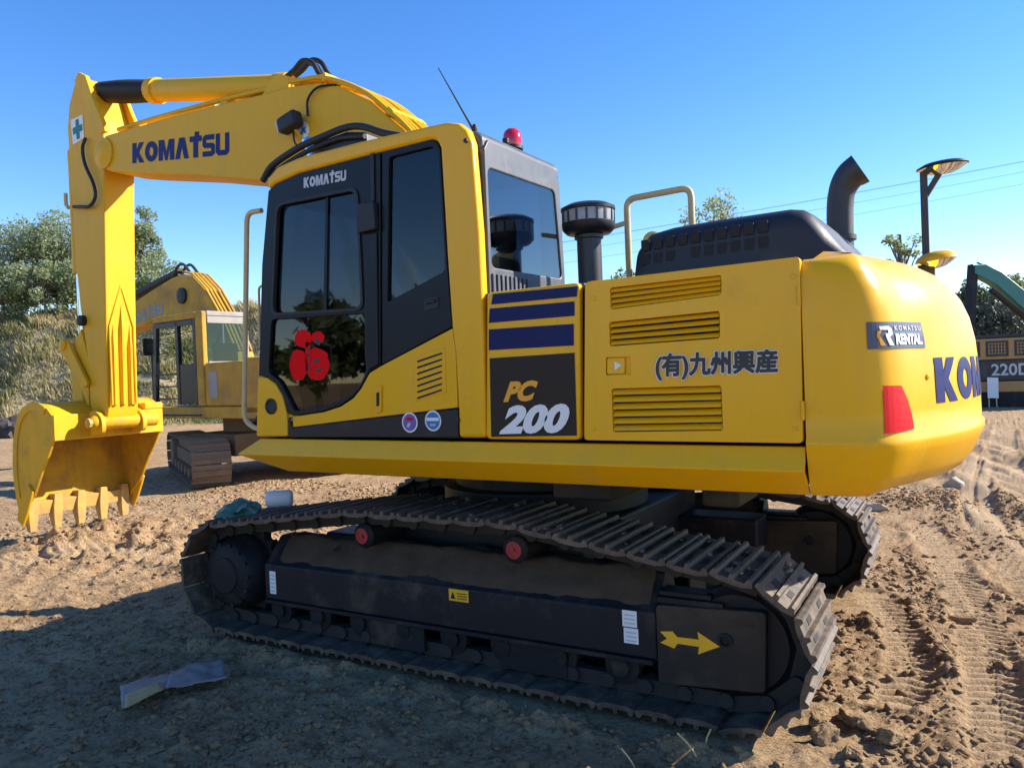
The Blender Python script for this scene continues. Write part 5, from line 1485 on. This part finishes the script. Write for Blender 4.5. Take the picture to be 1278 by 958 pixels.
# small white notice standing in front of the 220D machine
ng = un(1240, 508, 'z', 0)
NB = empty('notice_board', (ng[0], ng[1], gz(ng[0], ng[1])), math.atan2(_R[1], _R[0]))
m = MB(); m.box((0, 0, .62), (.34, .03, .66), Matrix.Rotation(math.radians(-6), 3, 'X')@Matrix.Rotation(math.radians(4), 3, 'Y')); m.build('board', 'white_print', NB, .004)
m = MB(); m.tube([(-.12, .02, -.05), (-.12, .03, .3)], .02, 6); m.build('leg', 'rail_grey', NB)
m = MB(); m.tube([(.12, .02, -.05), (.12, .03, .3)], .02, 6); m.build('leg', 'rail_grey', NB)
for k in range(4):
    m = MB(); m.box((.0, .024-.012*0, .45+.13*k), (.28, .02, .04), Matrix.Rotation(math.radians(-6), 3, 'X')); m.build('printed_line', 'grey_print', NB)
tag(NB, 'small white notice board standing before the 220D machine', 'sign')

# ================================================================== EMBANKMENT, TREES, WIRES
def along(px, depth):                       # ground point at a depth under a pixel column
    d = ray(px, 479); p = CAM+d*depth; return Vector((p[0], p[1], 0))
E0 = along(-1000, 33.0); E1 = along(860, 33.0)
adir = (E1-E0).normalized(); bdir = Vector((_F[0], _F[1], 0)).normalized()
bdir = (bdir-adir*bdir.dot(adir)).normalized()
LEN = (E1-E0).length
na, nb = 230, 46
ev = np.zeros((na, nb, 3))
def bank_z(a, b):
    top = 5.85+0.25*float(vn(a*.25, 3.0, 51))+.2*float(vn(a*.9, 1.0, 52))
    t = (b+0.5*float(vn(a*.3, 2., 53)))/7.4
    z = top*float(sstep(0, 1, t))+.28*float(fbm(np.array([a]), np.array([b]), .7, 3, .5, 54)[0])*min(1, max(0, t*2))
    return z-.35
bs = list(np.linspace(-.6, 9, 34))+list(np.linspace(10, 60, nb-34))
for i in range(na):
    a = LEN*i/(na-1)
    for j, b in enumerate(bs):
        p = E0+adir*a+bdir*b; ev[i, j] = (p.x, p.y, bank_z(a, b))
q = (np.arange(na-1)[:, None]*nb+np.arange(nb-1)[None, :]).ravel()
bank_soil = mat('bank_soil', (0.34, 0.27, 0.15), 0.95, var=0.45, scale=1.5, dirt=0.5, dirtcol=(0.34, 0.25, 0.17), dscale=.5, bump=.6, bscale=5)
eme = np_mesh('embankment', ev.reshape(-1, 3), np.stack([q, q+nb, q+nb+1, q+1], -1), 'bank_soil')
eme.polygons.foreach_set('use_smooth', [True]*len(eme.polygons))
eb = bpy.data.objects.new('embankment', eme); link(eb); tag(eb, 'steep earth bank overgrown with dry grass at the edge of the yard', 'embankment', kind='structure')
# grass on the bank
def tone_mesh(name, V, Fc, tone, material):
    me = np_mesh(name, V, Fc, material)
    at = me.attributes.new('tone', 'FLOAT', 'FACE'); at.data.foreach_set('value', np.asarray(tone, np.float32))
    return me
def bank_grass(n):
    rg = np.random.default_rng(5)
    a = rg.uniform(0, LEN, n); b = rg.uniform(-.3, 9.5, n)
    e0 = np.array(E0[:]); ad = np.array(adir[:]); bd = np.array(bdir[:])
    base = e0+a[:, None]*ad+b[:, None]*bd
    d = base-CAM; px_ = 639+FPX*(d @ _R2)/(d @ _F)
    ok = (px_ < 800) & (px_ > -600) & ~((vn(a*.35, b*.5, 60) > .42) & (b < 3))
    a, b, base = a[ok], b[ok], base[ok]; m_ = len(a)
    # height from the bank mesh, bilinear
    bsa = np.array(bs); ia = np.clip(a/LEN*(na-1), 0, na-1.001); i0 = ia.astype(int); fa = ia-i0
    jb = np.interp(b, bsa, np.arange(nb)); j0 = np.clip(jb.astype(int), 0, nb-2); fb = jb-j0
    Z = ev[:, :, 2]
    z = (Z[i0, j0]*(1-fa)+Z[i0+1, j0]*fa)*(1-fb)+(Z[i0, j0+1]*(1-fa)+Z[i0+1, j0+1]*fa)*fb
    clump = .6+.5*vn(a*1.6, b*1.6, 66)
    hgt = rg.uniform(.18, .55, m_)*clump*np.where(b > 5, 1.3, 1); w = rg.uniform(.012, .04, m_)
    ln = rg.normal(0, .35, (m_, 2))*hgt[:, None]; an = rg.uniform(0, PI, m_)
    dx, dy = np.cos(an)*w, np.sin(an)*w
    bx_, by_ = base[:, 0], base[:, 1]
    P0 = np.stack([bx_-dx, by_-dy, z-.06], -1); P1 = np.stack([bx_+dx, by_+dy, z-.06], -1)
    P2 = np.stack([bx_+ln[:, 0]+dx*.2, by_+ln[:, 1]+dy*.2, z+hgt], -1)
    P3 = np.stack([bx_+ln[:, 0]*.5-dx*.9, by_+ln[:, 1]*.5-dy*.9, z+hgt*.55], -1)
    V = np.stack([P0, P1, P2, P3], 1).reshape(-1, 3)
    tn = .47+.45*vn(a*.30, b*.4, 61)+.35*vn(a*1.4, b*1.7, 62)+rg.normal(0, .2, m_)+np.where(b > 6, .22, 0)
    me = tone_mesh('bank_grass', V, np.arange(len(V)).reshape(-1, 4), np.clip(tn, 0, 1), 'grass')
    o = bpy.data.objects.new('bank_grass', me); link(o)
    tag(o, 'tall dry grass and weeds covering the earth bank', 'grass', kind='stuff')
bank_grass(190000)

def tree(label, loc, height, rx, rz_, nleaf, leaf, seed, material='leaf_grey', trunk_h=.35, clumps=26, group=None, sparse=1.0, name='tree'):
    rg = np.random.default_rng(seed)
    T = empty(name, loc)
    tag(T, label, 'tree', group)
    m = MB()
    ht = height*trunk_h
    top = Vector((rg.normal(0, .15), rg.normal(0, .15), height*.8))
    m.tube([Vector((0, 0, -.2)), Vector((rg.normal(0, .05), rg.normal(0, .05), ht)), top], [height*.028, height*.02, height*.006], 8)
    cz = height*(1+trunk_h)/2; cl = []
    for k in range(clumps):
        while True:
            p = rg.uniform(-1, 1, 3)
            if p @ p < 1: break
        p = p*np.array([rx, rx, rz_])*.86+np.array([0, 0, cz])
        r = rg.uniform(.16, .34)*min(rx, rz_)*1.15
        cl.append((p, r))
        b0 = Vector((0, 0, 0)).lerp(top, rg.uniform(.35, .85))
        mid = b0.lerp(Vector(p), .5)+Vector((0, 0, -.05*height*rg.uniform(0, 1)))
        m.tube([b0, mid, Vector(p)], [height*.008, height*.005, height*.002], 5)
    m.build('trunk', 'bark', T, smooth=60)
    V = []; tone = []
    for k in range(nleaf):
        p, r = cl[rg.integers(len(cl))]
        d = rg.normal(0, 1, 3); d /= np.linalg.norm(d)
        c = p+d*r*rg.uniform(.35, 1.15)**.7*np.array([1, 1, .9])
        u = rg.normal(0, 1, 3); u /= np.linalg.norm(u); w = np.cross(u, rg.normal(0, 1, 3)); w /= max(1e-6, np.linalg.norm(w))
        s = leaf*rg.uniform(.6, 1.4)
        V += [c-u*s, c-w*s*.5, c+u*s, c+w*s*.5]
        tone.append(np.clip(.5+.25*rg.normal()+.15*d[2], 0, 1))
    V = np.array(V); Fc = np.arange(len(V)).reshape(-1, 4)
    me = tone_mesh('crown', V, Fc, tone, material)
    o = bpy.data.objects.new('crown', me); link(o, T)
    return T
def bank_pt(px, depth):
    p = along(px, depth); a = (p-E0).dot(adir); b = (p-E0).dot(bdir)
    return (p.x, p.y, max(0, bank_z(max(0, min(LEN, a)), b)) if b < 60 else 0)
for px_, dep_, hh_, rx_, rz2, sd_, lb_ in ((30, 43, 6.2, 2.5, 2.9, 1, 'broad grey green willow growing on the bank left of the arm'), (84, 42, 6.2, 2.1, 2.8, 2, 'dense rounded tree on the bank right behind the arm'),
                                    (178, 46, 7.2, 1.6, 3.5, 3, 'grey green tree on the bank above the old excavator boom'), (-28, 45, 6.0, 2.4, 2.8, 4, 'tall grey green tree at the outer end of the bank')):
    tree(lb_, bank_pt(px_, dep_), hh_, rx_, rz2, 10000, .085, sd_, clumps=56, trunk_h=.06)
for px_, dep_, hh_, sd_, lb_ in ((8, 40, 3.2, 31, 'low grey green shrub under the willow on the bank'), (62, 40, 3.0, 32, 'rounded shrub between the two trees on the bank'), (118, 41, 3.4, 33, 'shrub on the bank straight behind the arm'), (205, 43, 3.0, 34, 'shrub on the bank just over the old boom')):
    tree(lb_, bank_pt(px_, dep_), hh_, 1.9, 1.5, 5000, .085, sd_, clumps=36, trunk_h=.02, name='shrub')
# behind the main machine, right side
def gpt(px, depth): p = along(px, depth); return (p.x, p.y, 0)
tree('thin young poplar with sparse leaves rising between hood and mirror post', gpt(1130, 42), 10.4, 1.1, 3.0, 1800, .10, 11, 'leaf_grey', .25, 26)
tree('sparse treetop showing just above the black engine hood', gpt(905, 46), 12.6, 2.6, 2.4, 2600, .11, 12, 'leaf_grey', .5, 30)
tree('rounded leafy tree on the skyline left of the teal boom tip', gpt(1213, 62), 8.2, 2.1, 2.3, 4500, .15, 13, 'leaf_green', .3, 24)
tree('broad leafy tree on the skyline above the teal boom', gpt(1250, 60), 8.2, 2.8, 2.6, 6000, .15, 14, 'leaf_green', .3, 30)
tree('leafy tree on the skyline beside the broad one', gpt(1290, 58), 6.6, 2.6, 2.2, 4500, .15, 15, 'leaf_green', .3, 24)
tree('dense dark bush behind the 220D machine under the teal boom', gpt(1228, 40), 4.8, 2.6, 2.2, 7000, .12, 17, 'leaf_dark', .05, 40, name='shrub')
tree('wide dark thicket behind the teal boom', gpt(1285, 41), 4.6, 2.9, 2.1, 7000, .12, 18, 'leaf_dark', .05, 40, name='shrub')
tree('low tree just showing through the handrails by the air cleaner', gpt(770, 50), 8.4, 2.6, 2.4, 3500, .14, 16, 'leaf_green', .4, 24)
# yard edge behind the camera: trees and a low house (seen mirrored in the glass and paint)
for k, (ang, dist, hh, sd) in enumerate(((28, 24, 5.4, 21), (36, 22, 4.6, 22), (44, 25, 5.2, 23), (52, 23, 4.4, 24), (60, 26, 5.6, 25), (95, 28, 5.0, 27))):
    a = math.radians(ang)
    tree('bushy green tree on the far side of the yard', (0.5+dist*math.cos(a), 1.3+dist*math.sin(a), 0), hh, 2.2, 1.9, 1500, .26, sd, 'leaf_green', .25, 22, group='trees along the near edge of the yard')
a = math.radians(20)
HS = empty('house', (0.5+30*math.cos(a), 1.3+30*math.sin(a), 0), math.radians(110))
m = MB(); m.bb(-5, 5, -3, 3, -.1, 3.4); m.build('wall', 'plaster', HS)
m = MB(); m.prism([(-3.4, 3.41), (0, 4.8), (3.4, 3.41)], -5.3, 5.3, 'x'); m.build('roof', 'roof_tile', HS)
for x in (-3, 0, 3):
    m = MB(); m.bb(x-.6, x+.6, 3.0, 3.04, 1.2, 2.4); m.build('window', 'dark_body', HS)
tag(HS, 'low plastered house with brown roof at the edge of the yard', 'house')

def treeline(n, seed):
    rg = np.random.default_rng(seed); V = []; T = []
    t = rg.uniform(-1.25, 1.25, n); dist = rg.uniform(105, 125, n)
    ang = YAW+t
    top = 4.5+2.2*vn(t*9, t*0, 91)+1.2*vn(t*31, t*0, 92)
    z = np.abs(rg.normal(0, .55, n)); z = np.minimum(z, 1)*top
    c = np.stack([CAM[0]+dist*np.cos(ang), CAM[1]+dist*np.sin(ang), z], -1)
    u = rg.normal(0, 1, (n, 3)); u /= np.linalg.norm(u, axis=1)[:, None]
    w = np.cross(u, rg.normal(0, 1, (n, 3))); w /= np.linalg.norm(w, axis=1)[:, None]
    sz = rg.uniform(.35, .8, n)[:, None]
    V = np.stack([c-u*sz, c-w*sz*.6, c+u*sz, c+w*sz*.6], 1).reshape(-1, 3)
    me = tone_mesh('distant_wood', V, np.arange(4*n).reshape(-1, 4), np.clip(rg.normal(.5, .25, n), 0, 1), 'leaf_green')
    o = bpy.data.objects.new('distant_wood', me); link(o)
    tag(o, 'far-off line of green trees round the edge of the yard', 'wood', kind='stuff')
treeline(16000, 77)

# power line: poles out of view carry the wires
pa = along(1560, 52); pb = along(560, 60)
for p_, lb in ((pa, 'wooden utility pole carrying the wires on the street side'), (pb, 'wooden utility pole carrying the wires behind the excavator')):
    PO = empty('utility_pole', (p_.x, p_.y, 0)); tag(PO, lb, 'utility pole')
    hp = 16.8 if p_ is pa else 10.6
    m = MB(); m.tube([(0, 0, -.3), (0, 0, hp+.3)], [.17, .11], 10); m.build('pole', 'wood_pole', PO, smooth=50)
    for dz_ in (0, -.75, -1.6):
        m = MB(); m.box((0, 0, hp+dz_-.1), (1.2, .1, .1)); m.build('cross_arm', 'wood_pole', PO, .01)
def wire(z0, z1, off, label):
    a = pb+Vector((off, 0, z0)); b = pa+Vector((off, 0, z1)); P = []
    for k in range(25):
        t = k/24; p = a.lerp(b, t); p.z -= 1.1*4*t*(1-t)*.35; P.append(p)
    m = MB(); m.tube(P, .009, 5); o = m.build('power_line', 'wire', None, smooth=60)
    tag(o, label, 'wire', 'overhead wires crossing the sky')
wire(10.6, 16.8, -.4, 'topmost thin overhead wire against the blue sky'); wire(10.55, 16.7, .4, 'second overhead wire close beneath the topmost')
wire(9.85, 16.05, 0, 'third overhead wire down on the poles'); wire(9.0, 15.2, .3, 'lowest overhead wire on the poles')

# ================================================================== SMALL THINGS
# roll and green bag lying on the track
rt = Vector(un(342, 626, 'z', .86))
TRZ = .855
def on_track(px, py, z): return Vector(un(px, py, 'z', z))
c = on_track(345, 632, .85)
m = MB()
ax = Vector((.35, -.95, .05)).normalized()
a = Vector((1.62, 1.02, .872+.065)); 
RO = empty('paper_roll', (1.56, 1.10, .822), 0)
m.lathe([(.02, -.01), (.024, -.01), (.052, .0), (.058, .015), (.058, .15), (.052, .165), (.024, .17), (.02, .17)], (0, 0, .05), Vector((-.80, -.6, .0)), 22)
m.build('roll', 'roll_white', RO, smooth=50)
tag(RO, 'white rolled sheet lying on the near track beside the green bag', 'roll')
def lump(name, mt, loc, size, seed, label, cat, sub=3, amp=.22, freq=2.2, parent=None):
    bm = bmesh.new(); bmesh.ops.create_icosphere(bm, subdivisions=sub, radius=1)
    for v in bm.verts:
        d_ = v.co.normalized()
        n_ = float(fbm(np.array([d_.x*freq+seed]), np.array([d_.y*freq+d_.z*1.7*freq]), 1.0, 3, .55, seed)[0])
        r = 1+amp*n_; v.co = Vector((d_.x*size[0], d_.y*size[1], max(-.55, d_.z)*size[2]))*r
    me = bpy.data.meshes.new(name); bm.to_mesh(me); bm.free(); me.materials.append(MATS[mt])
    o = finish(name, me, parent, smooth=60); o.location = loc
    if label: tag(o, label, cat)
    return o
lump('plastic_bag', 'bag_green', (1.74, 1.20, .79), (.15, .12, .085), 4, 'crumpled green plastic bag on the front of the near track', 'bag', 3, .35, 3)
# plastic sleeve with a strip of yellowed board in the foreground shade
PS = empty('plastic_sleeve', (1.30, 2.05, gz(1.3, 2.05)+.01))
def sheet(name, mt, cs, seed, amp=.02, n=14, par=None):
    Q = quad3(*cs); rows = []
    for i in range(n+1):
        row = []
        for j in range(n+1):
            p = Q(i/n, j/n); p.z += amp*float(fbm(np.array([p.x]), np.array([p.y]), 7, 3, .5, seed)[0]); row.append(p)
        rows.append(row)
    mb = MB(); mb.grid(rows); o = mb.build(name, mt, par, smooth=60)
    so = o.modifiers.new('solid', 'SOLIDIFY'); so.thickness = .003; return o
def lc_(px, py, z): p = un(px, py, 'z', z); return (p[0]-1.30, p[1]-2.05, z-PS.location.z)
zb = PS.location.z
sheet('sleeve', 'wrap_plastic', (lc_(152, 884, zb+.03), lc_(206, 858, zb+.03), lc_(222, 836, zb+.035), lc_(150, 855, zb+.035)), 3, .012, 14, PS)
sheet('sleeve_fold', 'wrap_plastic', (lc_(205, 858, zb+.035), lc_(284, 846, zb+.03), lc_(278, 820, zb+.05), lc_(214, 838, zb+.06)), 5, .02, 14, PS)
sheet('board_strip', 'cardboard', (lc_(155, 882, zb+.055), lc_(204, 860, zb+.055), lc_(200, 850, zb+.055), lc_(156, 866, zb+.055)), 7, .004, 8, PS)
tag(PS, 'crumpled clear plastic sleeve with a yellowed board strip lying in the shade', 'plastic sleeve')
# clods one can pick out
cl = [(1070, 905, .10, (1.5, .9, .5), 'broad flat clay slab with a straight front edge', 'pale slab'), (1022, 905, .06, (1.1, .9, .8), 'pale clay clod beside the foot of the near track', 0),
      (1032, 925, .07, (1, .9, .8), 'dark topped clay clod near the track end', 0), (1112, 930, .065, (1.1, 1, .7), 'rounded clay clod between slab and wheel ruts', 0),
      (1198, 770, .07, (1.6, .7, .5), 'flat pale stone lying by the tread print', 0), (1060, 945, .05, (1, 1, .8), 'small upright clay clod in front of the slab', 0),
      (1255, 830, .08, (1.2, .7, .6), 'angular clay clod on the outer edge of the tread print', 0), (1140, 750, .06, (1.2, .9, .6), 'brown clay clod in open ground behind the far track', 0)]
for k, (px, py, r, sq, lb, _) in enumerate(cl):
    p = un(px, py, 'z', .02); vs, fs = rock_np(100+k, 14, sq, .085)
    vs = (vs @ rotz(rnd.uniform(0, 6)).T)*r
    me = np_mesh('clod', vs, fs, 'soil'); o = bpy.data.objects.new('clod', me); link(o)
    o.location = (p[0], p[1], gz(p[0], p[1])+r*sq[2]*.35); tag(o, lb, 'clod', 'clods of clay lying behind the tracks')
# pale boulders beyond the counterweight
for k, (px, py, r, lb) in enumerate(((1092, 626, .14, 'pale rounded boulder behind the far track'), (1192, 596, .14, 'pale boulder half hidden by the counterweight'))):
    p = un(px, py+8, 'z', 0); vs, fs = rock_np(130+k, 16, (1.2, 1, .9), .05)
    me = np_mesh('boulder', vs*r, fs, 'pale_stone'); o = bpy.data.objects.new('boulder', me); link(o)
    o.location = (p[0], p[1], gz(p[0], p[1])+r*.35); tag(o, lb, 'boulder')
# dark rubble heaps at the foot of the bank
for k, (px, py, dep, sx, sz, lb) in enumerate(((24, 507, 31.0, .75, .55, 'dark heap of rubble on pale soil at the foot of the bank'), (52, 508, 31.5, .8, .3, 'low dark rubble pile beside the bucket top'), (8, 520, 29.5, .8, .5, 'brown rubble heap at the outer end of the bank'))):
    p = along(px, dep); a_ = (p-E0).dot(adir); b_ = (p-E0).dot(bdir)
    z_ = CAM[2]+0; zz = (CAM+ray(px, py)*dep)[2]
    lump('rubble_heap', 'rubble_dark', (p.x, p.y, max(.15, min(bank_z(a_, b_) if b_ > -.6 else .1, zz))), (sx, sx*.7, sz), 11+k, lb, 'rubble', 3, .35, 3.5)
# a few dry stalks in the front corner
for k, (px, py, dx, dy) in enumerate(((795, 956, .05, .10), (872, 950, .08, .06), (880, 936, -.04, .09))):
    p = un(px, py, 'z', .01); z0 = gz(p[0], p[1])
    m = MB(); m.tube(spline([(0, 0, -.02), (dx*.4, dy*.2, .04), (dx, dy*.4, .09)], 4), .004, 5)
    o = m.build('dry_stalk', 'stalk', None, smooth=60); o.location = (p[0], p[1], z0)
    tag(o, 'dry straw stalk sticking out of the shaded soil in front of the track', 'stalk', 'dry stalks in the shade')
